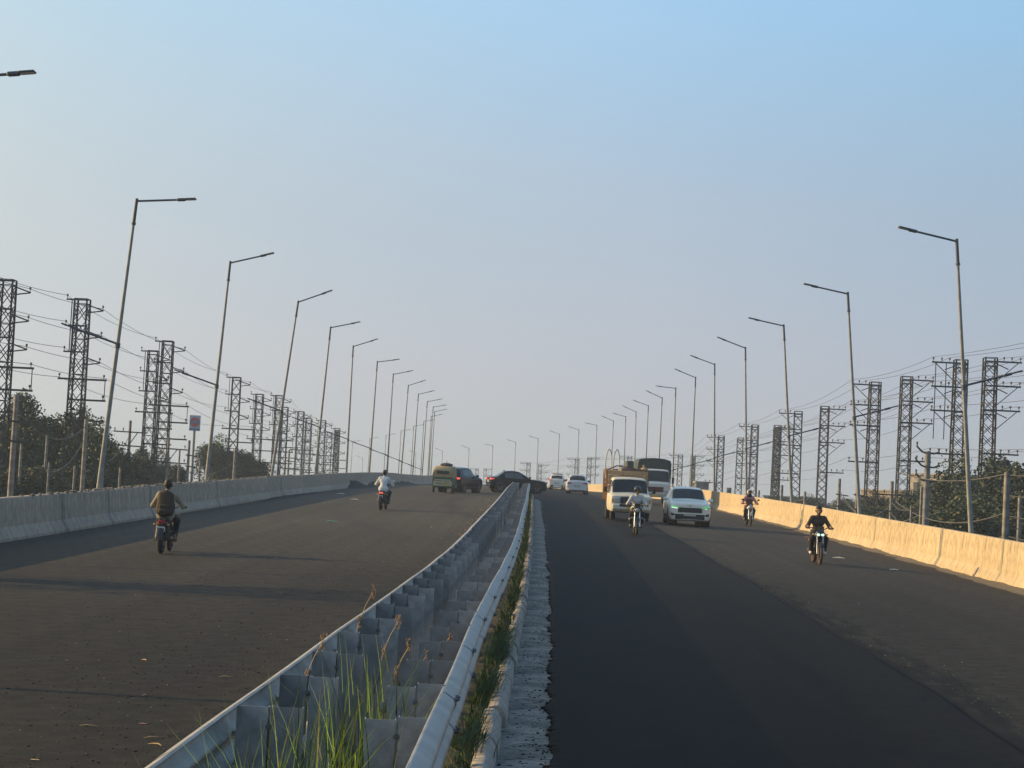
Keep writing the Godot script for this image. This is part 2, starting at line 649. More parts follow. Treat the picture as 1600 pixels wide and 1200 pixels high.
	for s in [-1.0, 1.0]:
		var base := pt(20.0, um(20.0) + s * 0.70)
		var ks := tag(thing("kerb", "", "", base), "low broken concrete kerb on the %s edge of the grassy median" % ("right" if s > 0 else "left"), "kerb", "kerbs of the median")
		var kc := grainy(mat("kerb_concrete", L(0.42, 0.385, 0.355), 0.95), "concrete", 1.3, "rough_n", 0.3)
		var q := 2.0
		while q < 127.0:
			var stone := MB.new()
			stone.x = Transform3D(Basis(), -base)
			var len := 0.98 if q < 60 else 1.98
			var rows := []
			var wob := rng.randf_range(-0.02, 0.02)
			var nseg := 5
			for i in nseg + 1:
				var e := q + 0.01 + (len - 0.02) * i / nseg
				var r := PackedVector3Array()
				var chip := maxf(0.0, n2.get_noise_2d(e * 4.0, s * 9.0)) * 0.07
				for w in [Vector2(0.10, -0.05), Vector2(0.095, 0.11), Vector2(0.055, 0.17), Vector2(0.02, 0.19 - chip * 0.4), Vector2(-0.055 + chip, 0.18 - chip * 0.5), Vector2(-0.08, 0.11), Vector2(-0.09, -0.05)]:
					r.append(pt(e, um(e) + s * (0.70 + w.x) + wob, w.y + wob * 0.5))
				rows.append(r)
			stone.grid(rows, null, null, Vector3.UP)
			for e in 2:
				var r: PackedVector3Array = rows[0] if e == 0 else rows[nseg]
				for i in range(1, 6): stone.tri(r[0], r[i], r[i + 1])
			part("kerbstone", stone, kc, ks)
			q += 1.0 if q < 60 else 2.0
	var soil := MB.new()
	P = []; C = []; T = []
	for q in steps(2.0, 128.0, 0.4):
		var r := PackedVector3Array(); var c := []; var t := []
		for j in 15:
			var u := lerpf(-0.68, 0.68, j / 14.0)
			var k := n2.get_noise_2d(u * 5.0, q * 2.0)
			r.append(pt(q, um(q) + u, 0.11 + 0.05 * k + 0.09 * (1.0 - absf(u) / 0.68)))
			c.append(Color(0.12, 0.095, 0.06).lerp(Color(0.045, 0.06, 0.02), clampf(0.5 + n1.get_noise_2d(u * 20.0, q * 3.0) * 1.6, 0, 1)))
			t.append(Vector2(u, q) / 0.7)
		P.append(r); C.append(c); T.append(t)
	soil.grid(P, T, C, Vector3.UP)
	var sm := tinted("median_earth", 0.97)
	sm.albedo_texture = texs.soil
	sm.normal_enabled = true
	sm.normal_texture = texs.rough_n
	struct("median_soil", soil, sm)

func wall_profile(H: float) -> Array:   # [outwards from the inner face, height]
	return [Vector2(-0.19, -0.03), Vector2(-0.19, 0.075), Vector2(-0.055, 0.34), Vector2(0.0, H - 0.03), Vector2(0.02, H), Vector2(0.19, H), Vector2(0.21, H - 0.03), Vector2(0.21, -0.5)]

func wall_row(d: float, s: float, grow := 0.0) -> PackedVector3Array:
	var r := PackedVector3Array()
	var top := at("p", d) + 0.82 + 0.006 * sin(d * 0.21 + s)
	var H := top - pt(d, s * (hw(d) - 0.28)).y
	for w in wall_profile(H + grow):
		var u: float = hw(d) - 0.28 + w.x - (grow if w.x < 0.1 else -grow)
		var p := pt(d, s * u)
		p.y = pt(d, s * (hw(d) - 0.28)).y + w.y
		r.append(p)
	return r

func build_walls() -> void:
	for s in [-1.0, 1.0]:
		var base := pt(60.0, s * hw(60.0))
		var wall := thing("parapet_wall", "long sunlit, sun-toned concrete parapet on the right edge of the flyover" if s > 0 else "long shaded grey concrete parapet on the left edge of the flyover", "wall", base, 0.0, "parapets of the flyover")
		var tone := L(0.53, 0.42, 0.275) if s > 0 else L(0.46, 0.36, 0.28)  # same concrete on both sides; warm sunlight is put into the right tone
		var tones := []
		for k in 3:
			var m := grainy(mat("parapet_%s_%d" % ["sunlit_tone" if s > 0 else "shaded_tone", k], tone * (0.97 + 0.02 * k), 0.92), "wall", 0.33, "rough_n", 0.1)
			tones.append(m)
		var d := -20.0
		var k := 0
		while d < 590.0:
			var len := 5.0 if d < 130 else 6.0 if d < 300 else 12.0
			var b := MB.new()
			b.x = Transform3D(Basis(), -base)
			var rows := []
			var ns := 3
			rows.append(wall_row(d + 0.001, s, -0.010))
			for i in ns + 1: rows.append(wall_row(d + 0.018 + (len - 0.036) * i / ns, s))
			rows.append(wall_row(d + len - 0.001, s, -0.010))
			ns += 2
			for i in ns:
				for j in 7:
					var a: Vector3 = rows[i][j]; var e: Vector3 = rows[i + 1][j]; var f: Vector3 = rows[i + 1][j + 1]; var g: Vector3 = rows[i][j + 1]
					if s < 0: b.quad(a, e, f, g)
					else: b.quad(e, a, g, f)
			for e in 2:
				var r: PackedVector3Array = rows[0] if e == 0 else rows[ns]
				for i in range(0, 6): b.tri(r[7], r[i], r[i + 1])
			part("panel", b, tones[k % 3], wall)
			d += len
			k += 1
		# greyer bands where the wall was made good
		var gm := grainy(mat("repair_mortar", L(0.29, 0.265, 0.23), 0.95), "concrete", 0.9)
		for q in ([65.4, 97.0, 118.0, 141.0, 163.0] if s > 0 else [56.5, 62.6, 69.4, 83.9, 105.0]):
			var f := MB.new()
			f.x = Transform3D(Basis(), -base)
			var w0 := 0.19 if s > 0 else 0.14
			if q < 60: w0 = 0.22
			for i in 2:
				var r0 := wall_row(q - w0 + i * w0, s, 0.004)
				var r1 := wall_row(q + i * w0, s, 0.004)
				for j in 5: f.quad(r0[j], r1[j], r1[j + 1], r0[j + 1])
			part("mortar_band", f, gm, wall)
		# the flyover's side below the parapet
		var side := MB.new()
		var P := []
		for q in steps(-30.0, 600.0, 4.0):
			var r := PackedVector3Array()
			for y in [-0.45, -3.0, -14.0]:
				var p := pt(q, s * (hw(q) - 0.10))
				p.y = maxf(p.y + y, -8.0) if y < -1 else p.y + y
				r.append(p)
			P.append(r)
		side.grid(P, null, null, Vector3(s, 0, 0))
		struct("retaining_wall", side, grainy(mat("retaining", L(0.30, 0.28, 0.25), 0.95), "concrete", 0.3))
	# rubble and dust on top of the left wall, and at the foot of both
	var rub := MB.new()
	for i in 420:
		var d := rng.randf_range(52.0, 110.0)
		if rng.randf() < 0.35: d = rng.randf_range(61.0, 76.0)
		var row := wall_row(d, -1.0)
		var p: Vector3 = row[4].lerp(row[5], rng.randf())
		var z := rng.randf_range(0.012, 0.05)
		rub.col = Color(0.30, 0.25, 0.2) * rng.randf_range(0.4, 1.0)
		rub.ell(p + Vector3(0, z * 0.4, 0), Vector3(z * rng.randf_range(0.8, 1.8), z * 0.8, z * rng.randf_range(0.8, 1.8)), 5, 3)
	tag(part("rubble", rub, tinted("rubble_earth", 0.95), self), "lumps of mortar and dirt along the top of the grey left parapet", "rubble", "", "stuff")
	var heap := MB.new()
	var nz := noise(44, 1.3, 4)
	var spans := [[-1.0, 140.0, 154.0, 0.62, 1.5], [-1.0, 154.0, 178.0, 0.45, 1.4], [-1.0, 90.0, 128.0, 0.16, 0.8], [-1.0, 180.0, 230.0, 0.4, 1.2]]
	for sp in spans:
		var P := []
		for i in 41:
			var d: float = lerpf(sp[1], sp[2], i / 40.0)
			var r := PackedVector3Array()
			var env := sin(PI * i / 40.0)
			for j in 9:
				var t := j / 8.0
				var w: float = sp[4] * (0.5 + 0.5 * env)
				var u: float = hw(d) - 0.5 + 0.06 - w * t + 0.15
				var hh: float = sp[3] * env * pow(1.0 - t, 1.3) * clampf(0.7 + nz.get_noise_2d(d, t * 3.0) * 0.9, 0.05, 1.3) - 0.02
				r.append(pt(d, sp[0] * u, hh))
			P.append(r)
		heap.grid(P, null, null, Vector3.UP)
	var hm := grainy(mat("asphalt_spoil", L(0.065, 0.06, 0.057), 0.97), "soil", 1.2, "rough_n", 1.0)
	tag(part("spoil_heap", heap, hm, self), "dark heap of leftover asphalt along the foot of the left parapet", "heap", "", "stuff")
	var dust := MB.new()
	var P2 := []
	for i in 121:
		var d := lerpf(20.0, 150.0, i / 120.0)
		var r := PackedVector3Array()
		var w := 0.25 + 0.5 * clampf(0.5 + nz.get_noise_1d(d * 0.22) * 1.5, 0, 1)
		if d > 50 and d < 57: w += 0.35
		for j in 6:
			var t := j / 5.0
			r.append(pt(d, hw(d) - 0.42 - w * t, 0.09 * pow(1.0 - t, 2.0) * clampf(0.6 + nz.get_noise_2d(d, t), 0.1, 1.2) + 0.006 - 0.012 * t))
		P2.append(r)
	dust.grid(P2, null, null, Vector3.UP)
	tag(part("roadside_dust", dust, grainy(mat("dust", L(0.22, 0.18, 0.13), 0.97), "soil", 1.6), self), "drift of pale dust along the foot of the sunlit right parapet", "dust", "", "stuff")

# ---------------------------------------------------------------- median guard rails
const RAIL_END := 127.0

func rail_at(d: float, s: float, out: float, down: float) -> Vector3:
	var w := 0.012 * sin(d * 0.16 + s * 1.3) + 0.003 * sin(d * 0.9 + s)
	var hgt := (0.90 if s > 0 else 0.93) + 0.006 * sin(d * 0.21 + 2.0 * s) + 0.0015 * sin(d * 1.3)
	var um_ := um(d)
	var close := clampf((d - RAIL_END + 2.0) / 2.0, 0, 1)
	var p := pt(d, um_)
	var flare := 0.075 * smoothstep(22.0, 8.0, d) if s > 0 else 0.0
	var q := pt(d, um_ + s * (0.467 + flare + out + w - 0.25 * close * close))
	return Vector3(q.x, p.y + hgt - down - 0.12 * close * close, q.z)

func build_guard_rails() -> void:
	var zinc := grainy(mat("galvanised_steel", L(0.36, 0.35, 0.34), 0.5, 0.3), "zinc", 0.7)
	var zinc2 := grainy(mat("weathered_steel_plate", L(0.25, 0.26, 0.275), 0.55, 0.25), "zinc", 1.3)
	var zinc3 := grainy(mat("pale_steel_plate", L(0.36, 0.37, 0.385), 0.5, 0.25), "zinc", 1.6)
	var dark := mat("bolt_steel", L(0.12, 0.12, 0.13), 0.5, 0.5)
	# one channel-section post, one spacer, one bolt
	var meshes := {}
	for nm in ["post", "spacer"]:
		var b := MB.new()
		var hh := 1.05 if nm == "post" else 0.36
		var y0 := -hh
		b.box(Vector3(0, y0 + hh / 2, 0), Vector3(0.165, hh, 0.006))
		for sx in [-1.0, 1.0]: b.box(Vector3(sx * 0.08, y0 + hh / 2, -0.0388), Vector3(0.005, hh, 0.0716))
		meshes[nm] = b.done()
	var bb := MB.new()
	bb.tube([Vector3(0, 0, 0), Vector3(0.012, 0, 0)], 0.017, 6)
	bb.tube([Vector3(0.012, 0, 0), Vector3(0.028, 0, 0)], 0.009, 6)
	meshes.bolt = bb.done()
	var prof := [Vector2(0.0, 0.0), Vector2(0.006, 0.019), Vector2(0.042, 0.070), Vector2(0.075, 0.083), Vector2(0.108, 0.070), Vector2(0.14, 0.024), Vector2(0.156, 0.012), Vector2(0.172, 0.024), Vector2(0.204, 0.070), Vector2(0.237, 0.083), Vector2(0.27, 0.070), Vector2(0.30, 0.028), Vector2(0.312, 0.0)]
	for s in [-1.0, 1.0]:
		var base := pt(20.0, um(20.0) + s * 0.5)
		var rail := thing("guard_rail", "galvanised crash barrier on the right side of the median, bolted laps facing the open lane" if s > 0 else "galvanised crash barrier on the left side of the median, seen from its post side", "guard rail", base, 0.0, "crash barriers along the median")
		var off := Transform3D(Basis(), -base)
		var d := 2.2
		var k := 0
		while d < RAIL_END:
			var b := MB.new()
			b.x = off
			var end := minf(d + 3.4 + 0.3, RAIL_END + 0.2)
			for side in 2:
				var rows := []
				for i in 9:
					var q := lerpf(d, end, i / 8.0)
					var lap := 0.004 * (1.0 - i / 8.0)
					var r := PackedVector3Array()
					for w in prof: r.append(rail_at(q, s, w.y + lap - (0.004 if side else 0.0), w.x))
					rows.append(r)
				b.grid(rows, null, null, Vector3(s if side == 0 else -s, 0, 0))
			# turned lips along both edges and the cut ends
			for e in [0, 12]:
				for i in 8:
					var q0 := lerpf(d, end, i / 8.0); var q1 := lerpf(d, end, (i + 1) / 8.0)
					var w: Vector2 = prof[e]
					b.quad(rail_at(q0, s, w.y + 0.004, w.x), rail_at(q1, s, w.y + 0.004, w.x), rail_at(q1, s, w.y - 0.012, w.x + (0.004 if e == 0 else -0.004)), rail_at(q0, s, w.y - 0.012, w.x + (0.004 if e == 0 else -0.004)))
			part("beam", b, zinc, rail)
			if d < 75.0 and s > 0:
				for hgt in [0.05, 0.237]:
					for q in [0.06, 0.2]:
						var o := part("bolt", meshes.bolt, dark, rail)
						o.position = rail_at(d + q, s, 0.082 if hgt > 0.1 else 0.075, hgt) - base
						if s < 0: o.rotation.y = PI
				var st := MB.new()
				st.x = off
				for i in 12:
					var w: Vector2 = prof[i]; var v: Vector2 = prof[i + 1]
					st.quad(rail_at(d - 0.004, s, w.y + 0.0062, w.x), rail_at(d + 0.012, s, w.y + 0.0062, w.x), rail_at(d + 0.012, s, v.y + 0.0062, v.x), rail_at(d - 0.004, s, v.y + 0.0062, v.x))
				part("lap_edge", st, dark, rail)
			d += 3.4
			k += 1
		d = 10.9 if s < 0 else 11.05
		k = 0
		while d < RAIL_END - 1.0:
			var p := rail_at(d, s, -0.083 - 0.18, 0.0)
			var o := part("post", meshes.post, [zinc2, zinc3, zinc2][rng.randi() % 3], rail)
			o.transform = Transform3D(Basis(Vector3.UP, heading(d) + rng.randf_range(-0.07, 0.07)) * Basis(Vector3.BACK, rng.randf_range(-0.012, 0.012)), p + Vector3(0, -0.015 + rng.randf_range(-0.012, 0.008), 0) - base)
			p = rail_at(d, s, -0.084, 0.0)
			o = part("spacer", meshes.spacer, [zinc2, zinc3, zinc2][rng.randi() % 3], rail)
			o.transform = Transform3D(Basis(Vector3.UP, heading(d) + rng.randf_range(-0.05, 0.05)), p + Vector3(0, 0.0 + rng.randf_range(-0.012, 0.012), 0.004) - base)
			if d < 45.0:
				o = part("bolt", meshes.bolt, dark, rail)
				o.transform = Transform3D(Basis(Vector3.UP, -PI / 2), rail_at(d, s, -0.173, 0.11) + Vector3(0, 0, 0.006) - base)
			d += 1.7
			k += 1

func blade(b: MB, p: Vector3, dir: Vector3, hgt: float, w: float, bend: float) -> void:
	var side := Vector3(-dir.z, 0, dir.x)
	var base := b.v.size()
	var nseg := 5
	for i in nseg + 1:
		var t := float(i) / nseg
		var q := p + Vector3.UP * hgt * (t - 0.25 * bend * t * t * t) + dir * hgt * bend * t * t
		var ww := w * (1.0 - t * t * 0.94)
		b.put(q - side * ww, (dir * 0.5 + Vector3.UP * 0.4).normalized())
		b.put(q + side * ww, (dir * 0.5 + Vector3.UP * 0.4).normalized())
	for i in nseg:
		var a := base + i * 2
		b.face(a, a + 1, a + 3); b.face(a, a + 3, a + 2)

func build_grass() -> void:
	var g := tinted("grass_blade", 0.6)
	g.backlight_enabled = true
	g.backlight = Color(0.5, 0.6, 0.2)
	var n1 := noise(71, 0.5, 3)
	# short growth along the middle of the median and thick tufts
	var b := MB.new()
	for i in 22000:
		var d := 5.0 + 122.0 * pow(rng.randf(), 1.7)
		var u := rng.randfn(0.0, 0.16)
		if rng.randf() < 0.4: u = rng.randf_range(0.50, 0.66)
		if absf(u) > 0.67: continue
		if n1.get_noise_2d(d * 1.3, u * 4.0) < -0.12: continue
		var big := clampf(n1.get_noise_2d(d * 0.9 + 50.0, 3.0) * 2.0, 0.0, 1.0)
		var t := rng.randf()
		b.col = Color(0.05, 0.11, 0.018).lerp(Color(0.13, 0.16, 0.04), t) if rng.randf() < 0.85 else Color(0.26, 0.2, 0.09)
		var a := rng.randf() * TAU
		blade(b, pt(d, um(d) + u, 0.1), Vector3(cos(a), 0, sin(a)), rng.randf_range(0.06, 0.2) + 0.16 * big, rng.randf_range(0.003, 0.006) * (1.0 + d / 45.0), rng.randf_range(0.2, 0.9))
	tag(part("median_grass", b, g, self), "short green grass and weeds growing down the middle of the median", "grass", "", "stuff")
	# dense dark clumps between the right rail and the kerb
	b = MB.new()
	for spot in [[23.0, 0.57, 1.3, 900], [25.6, 0.58, 0.7, 240], [15.6, 0.58, 0.8, 220], [19.0, 0.57, 1.0, 320], [12.5, 0.59, 0.8, 180], [33.0, 0.58, 1.2, 200], [40.0, 0.58, 1.5, 180], [50.0, 0.58, 3.0, 240], [70.0, 0.58, 8.0, 320]]:
		for i in spot[3]:
			var d: float = spot[0] + rng.randfn(0.0, spot[2] * 0.5)
			var u: float = spot[1] + rng.randfn(0.0, 0.06)
			b.col = Color(0.035, 0.09, 0.016).lerp(Color(0.09, 0.18, 0.03), rng.randf())
			var a := rng.randf_range(-0.9, 0.9)
			blade(b, pt(d, um(d) + u, 0.08), Vector3(cos(a), 0, sin(a)), rng.randf_range(0.15, 0.42), rng.randf_range(0.003, 0.006), rng.randf_range(0.3, 0.75))
	tag(part("kerb_grass", b, g, self), "dense dark green grass clump between the right crash barrier and the kerb", "grass", "", "stuff")
	# tall bright blades close to the camera
	b = MB.new()
	for i in 1000:
		var d := 7.9 + 5.0 * pow(rng.randf(), 1.5)
		var u := rng.randfn(0.09, 0.115)
		b.col = (Color(0.13, 0.28, 0.035).lerp(Color(0.26, 0.38, 0.07), rng.randf()) if rng.randf() < 0.88 else Color(0.36, 0.29, 0.13))
		var a := rng.randf() * TAU
		blade(b, pt(d, um(d) + u, 0.1), Vector3(cos(a), 0, sin(a)), 0.3 + 0.95 * pow(rng.randf(), 2.0), rng.randf_range(0.0024, 0.005), rng.randf_range(0.08, 0.5))
	tag(part("tall_grass", b, g, self), "tall bright green grass blades rising between the two crash barriers", "grass", "", "stuff")
	# dry seed heads
	var dry := mat("dry_stalk", L(0.42, 0.3, 0.16), 0.9)
	var seed_m := mat("seed_head", L(0.30, 0.19, 0.11), 0.95)
	var spots := [[16.4, -0.42, 1.15, "dry grass stalk with brown seed heads and arching tip above the left barrier"], [15.2, -0.12, 1.0, "dry grass stalk with a reddish seed head against the left barrier posts"], [14.2, 0.05, 0.9, "dry grass stalk with a pale seed head low between the barriers"], [15.0, 0.17, 0.75, "short brown seed stalk beside the right barrier posts"], [17.5, 0.2, 0.7, "small dry seed stalk far down between the barriers"], [12.6, -0.38, 1.05, "thin dry stalk with a fluffy seed tuft beside the nearest left posts"]]
	for sp in spots:
		var p := pt(sp[0], um(sp[0]) + sp[1], 0.14)
		var o := thing("seed_stalk", sp[3], "grass stalk", p, rng.randf() * 0.6, "dry seed stalks in the median")
		var h: float = sp[2]
		var pts := []
		for i in 9:
			var t := i / 8.0
			pts.append(Vector3(0.16 * h * t * t * t, h * t - 0.05 * h * pow(t, 6.0), -0.03 * t))
		var st := MB.new()
		st.tube(pts, 0.0028, 4)
		part("stem", st, dry, o)
		for k in 2:
			var sd := MB.new()
			var c: Vector3 = pts[8 - k * 2]
			for i in 26:
				var q := Vector3(rng.randfn(0, 0.010), rng.randf_range(-0.06, 0.05), rng.randfn(0, 0.010))
				sd.ell(c + q, Vector3(0.0032, 0.011, 0.0032), 4, 3)
			part("seed_head", sd, seed_m, o)
		for k in 2:
			var lf := MB.new()
			var a := rng.randf() * TAU
			blade(lf, Vector3(0.01 * k, h * (0.2 + 0.22 * k), 0), Vector3(cos(a), 0, sin(a)), 0.35, 0.005, 0.8)
			part("leaf", lf, dry, o)

# ---------------------------------------------------------------- street lamps
const ORD := ["nearest", "second", "third", "fourth", "fifth", "sixth", "seventh", "eighth", "ninth", "tenth", "eleventh", "twelfth", "thirteenth", "fourteenth", "fifteenth", "sixteenth", "seventeenth", "eighteenth", "nineteenth", "twentieth", "twenty-first", "twenty-second", "twenty-third", "twenty-fourth"]

func lamp_head() -> MB:
	var b := MB.new()
	b.box(Vector3(0.05, 0, 0), Vector3(0.26, 0.085, 0.16), 0.02)
	b.box(Vector3(0.33, 0.012, 0), Vector3(0.34, 0.045, 0.25), 0.015)
	return b

func build_lamps() -> void:
	var steel := grainy(mat("lamp_pole_steel", L(0.30, 0.305, 0.295), 0.6, 0.1), "zinc", 1.1)
	var dark := mat("lamp_arm_paint", L(0.075, 0.085, 0.10), 0.5, 0.2)
	var glass := mat("lamp_lens", L(0.45, 0.47, 0.48), 0.2)
	var pole := MB.new()
	var sides := 8
	pole.tube([Vector3(0, -0.75, 0), Vector3(0, 8.15, 0)], [0.082, 0.043], sides)
	var cap := MB.new()
	cap.tube([Vector3(0, 8.15, 0), Vector3(0, 8.9, 0)], [0.054, 0.05], 8)
	cap.tube([Vector3(0, 8.09, 0), Vector3(0, 8.16, 0)], 0.072, 8)
	var plate := MB.new()
	plate.box(Vector3(0, -0.72, 0), Vector3(0.36, 0.03, 0.36), 0.008)
	plate.box(Vector3(0, -0.4, 0), Vector3(0.24, 0.5, 0.24), 0.02)
	var arm := MB.new()
	arm.tube([Vector3(0, 0, 0), Vector3(1.32, 0, 0)], 0.032, 8)
	var collar := MB.new()
	collar.tube([Vector3(0, -0.08, 0), Vector3(0, 0.08, 0)], 0.083, 8)
	var lens := MB.new()
	lens.box(Vector3(0.34, -0.014, 0), Vector3(0.28, 0.01, 0.2))
	var M := {"pole": pole.done(), "cap": cap.done(), "plate": plate.done(), "arm": arm.done(), "collar": collar.done(), "lens": lens.done(), "head": lamp_head().done()}
	# how each one leans inwards and how far its arm rises, read off as the poles were set: no two are quite alike
	var leanL := [0.07, 0.069, 0.05, 0.095, 0.05, 0.0, 0.02, 0.012, 0.03, 0.02, 0.02, 0.015, 0.01]
	var leanR := [0.08, 0.085, 0.092, 0.087, 0.05, 0.04, 0.0, 0.012, -0.005, 0.004, 0.018, 0.01, 0.0]
	var riseL := [7.0, 4.6, 15.6, 22.0, 14.0, 20.0, 10.0, 14.0, 20.0, 16.0, 13.0, 12.0, 15.0, 15.0, 12.0]
	var riseR := [11.0, 11.0, 10.0, 10.0, 18.6, 17.6, 20.0, 4.0, 22.0, 17.0, 22.0, 13.0, 20.0, 9.0, 14.0, 17.0, 13.0, 16.0, 9.0, 18.0, 18.0, 15.0, 15.0, 13.0]
	for s in [-1.0, 1.0]:
		for n in range(-1 if s < 0 else 0, 21 if s < 0 else 24):
			var d: float = 62.6 + 20.5 * (n - 1)
			var i := maxi(n, 0)
			var p := pt(d, s * (hw(d) + 0.02))
			p.y = at("p", d) + 0.82
			var where := "left" if s < 0 else "right"
			var lab := "twin-arm street lamp behind the %s parapet, %s" % [where, "nearest one wholly in view" if n <= 1 else ORD[n - 1] + " of its row from the camera"]
			if n <= 0: lab = "street lamp behind the %s parapet %s, only its lamp head reaching into view" % [where, "nearest the camera" if n == 0 else "beside the camera"]
			if s > 0 and n <= 0: lab = "street lamp of the right row just out of view beside the camera"
			if s < 0 and n == -1: lab = "street lamp of the left row beside the camera, out of view"
			var o := thing("street_lamp", lab, "street lamp", p, 0.0, "street lamps along the parapets")
			var lean: float = 0.008
			var la: Array = leanL if s < 0 else leanR
			if i < la.size(): lean = la[i]
			var head_turn := heading(d)
			o.basis = Basis(Vector3.UP, head_turn + (0.0 if s < 0 else PI)) * Basis(Vector3.BACK, -lean)
			part("pole", M.pole, steel, o)
			part("pole_top", M.cap, dark, o)
			part("base_plate", M.plate, steel, o)
			var ra: Array = riseL if s < 0 else riseR
			var rise: float = deg_to_rad(ra[mini(i, ra.size() - 1)])
			var low := 4.5 - p.y
			for k in (2 if low > 0.5 else 1):
				var a := part("arm" if k == 0 else "outer_arm", M.arm, dark, o)
				var tb := Basis(Vector3.BACK, rise + lean) if k == 0 else Basis(Vector3.UP, PI) * Basis(Vector3.BACK, deg_to_rad(17.0) - lean)
				a.transform = Transform3D(tb, Vector3(0, 8.82 if k == 0 else low, 0))
				if k == 1: part("collar", M.collar, dark, o).position = Vector3(0, low - 0.05, 0)
				var h := part("lamp_head", M.head, dark, a)
				h.position = Vector3(1.32, 0.0, 0)
				var ln := part("lens", M.lens, glass, a)
				ln.position = Vector3(1.32, 0.0, 0)

# ---------------------------------------------------------------- lattice masts
func build_masts() -> void:
	var steel := grainy(mat("mast_steel", L(0.045, 0.042, 0.043), 0.75, 0.1), "concrete", 0.8)
	var pin_m := mat("insulator", L(0.05, 0.035, 0.03), 0.35)
	var vine := tinted("vine_leaf", 0.7)
	vine.backlight_enabled = true
	vine.backlight = Color(0.3, 0.4, 0.1)
	var unit := MB.new()
	unit.box(Vector3.ZERO, Vector3.ONE)
	var cube := unit.done()
	var pin := MB.new()
	pin.tube([Vector3(0, 0, 0), Vector3(0, 0.16, 0)], 0.025, 6)
	pin.tube([Vector3(0, 0.16, 0), Vector3(0, 0.22, 0), Vector3(0, 0.26, 0), Vector3(0, 0.32, 0)], [0.05, 0.085, 0.06, 0.08], 8)
	var pin_mesh := pin.done()
	# px: side, x, d, top, kind of arms, vines (0 none, 1 lower half, 2 all over), fine
	var list := [
		[-33.0, 134.0, 13.4, "L", 0, "dark lattice mast cut by the left edge of the photo"],
		[-30.6, 146.0, 13.5, "L", 1, "dark lattice mast above the left trees, creeper climbing its legs"],
		[-30.4, 182.0, 13.5, "L", 0, "taller right one of the pair of lattice masts left of the petrol station sign"],
		[-33.2, 191.0, 13.2, "L", 0, "slighter left one of the pair of lattice masts left of the petrol station sign"],
		[-30.3, 228.0, 13.3, "L", 0, "lattice mast rising from the round tree right of the petrol station sign"],
		[-31.8, 262.0, 13.3, "L", 0, "slim lattice mast just left of the third left street lamp"],
		[-29.4, 263.0, 13.3, "L", 0, "lattice mast standing behind the third left street lamp"],
		[-31.9, 293.0, 13.2, "L", 0, "small lattice mast just right of the third left street lamp"],
		[-31.0, 307.0, 13.3, "L", 0, "left one of the mast pair between the third and fourth left street lamps"],
		[-32.1, 331.0, 13.3, "L", 0, "right one of the mast pair between the third and fourth left street lamps"],
		[-30.3, 336.0, 13.3, "L", 1, "lattice mast right behind the fourth left street lamp"],
		[-33.9, 391.0, 13.3, "L", 1, "far lattice mast just right of the fourth left street lamp"],
		[-30.8, 371.0, 13.4, "L", 2, "lattice mast wrapped in creeper left of the fifth left street lamp"],
		[36.2, 157.0, 13.5, "R", 0, "nearest right lattice mast, half hidden by the big tree at the edge"],
		[34.4, 159.0, 13.4, "RL", 0, "lattice mast with droppers on its left arms, behind the nearest right lamp"],
		[34.1, 179.0, 13.4, "R", 0, "lattice mast left of the many-armed concrete pole, arms to its right"],
		[32.9, 187.6, 13.4, "RL", 0, "lattice mast just right of the second right street lamp, arms to its left"],
		[34.7, 229.0, 13.4, "R", 0, "lattice mast between the second and third right lamps, arms to its right"],
		[33.6, 242.0, 13.4, "RL", 0, "lattice mast just right of the third right street lamp, arms to its left"],
		[35.9, 278.0, 13.4, "R", 2, "lattice mast wrapped in creeper beside the third right street lamp"],
		[33.1, 280.0, 13.4, "RL", 0, "right one of the pair of lattice masts behind the far motorcyclist"],
		[36.3, 326.0, 13.4, "R", 0, "left one of the pair of lattice masts behind the far motorcyclist"],
		[32.8, 321.0, 13.4, "RL", 0, "single lattice mast just right of the fifth right street lamp"],
		[37.5, 421.0, 13.4, "R", 2, "creeper-filled lattice mast between the covered truck and the white oncoming SUV"],
		[34.9, 421.0, 13.4, "RL", 0, "pale far lattice mast just right of the covered truck"],
		[26.3, 449.0, 13.4, "RL", 0, "far lattice mast hidden behind the load of the pickup"],
		[18.5, 473.0, 13.4, "R", 0, "far lattice mast above the white hatchback, arms to its right"],
		[16.2, 487.0, 13.4, "RL", 0, "far lattice mast above the white hatchback, arms to its left"],
		[8.7, 563.0, 13.4, "R", 0, "far lattice mast left of the white car with the roof rack, arms to its right"],
		[5.5, 551.0, 13.4, "RL", 0, "far lattice mast above the roof of the black sedan, arms to its left"],
		[-7.0, 646.0, 13.2, "R", 0, "farthest lattice mast left of the black sedan, arms to its right"],
		[-9.6, 652.0, 13.2, "RL", 0, "farthest lattice mast right of the dark blue car, arms to its left"]]
	for e in list:
		var x: float = e[0]; var d: float = e[1]; var top: float = e[2]
		var ground := -6.6
		var H := top - ground
		var o := thing("lattice_mast", e[5], "power mast", Vector3(x, ground, -d), rng.randf_range(-0.09, 0.09), "lattice masts beside the flyover")
		var fine := d < 235.0
		var wt := 0.44
		var wb := 0.56
		var leg := func(sx: float, sz: float, y: float) -> Vector3:
			var w := lerpf(wb, wt, y / H)
			return Vector3(sx * w, y, sz * w)
		var place := func(a: Vector3, b: Vector3, w: float) -> Transform3D:
			var dir := (b - a).normalized()
			var up := Vector3.UP if absf(dir.y) < 0.9 else Vector3.RIGHT
			var s1 := up.cross(dir).normalized()
			var s2 := dir.cross(s1)
			return Transform3D(Basis(s1 * w, s2 * w, dir * a.distance_to(b)), (a + b) * 0.5)
		for sx in [-1.0, 1.0]:
			for sz in [-1.0, 1.0]:
				var q := part("leg", cube, steel, o)
				q.transform = place.call(leg.call(sx, sz, 0.0), leg.call(sx, sz, H), 0.105)
		var bars := []
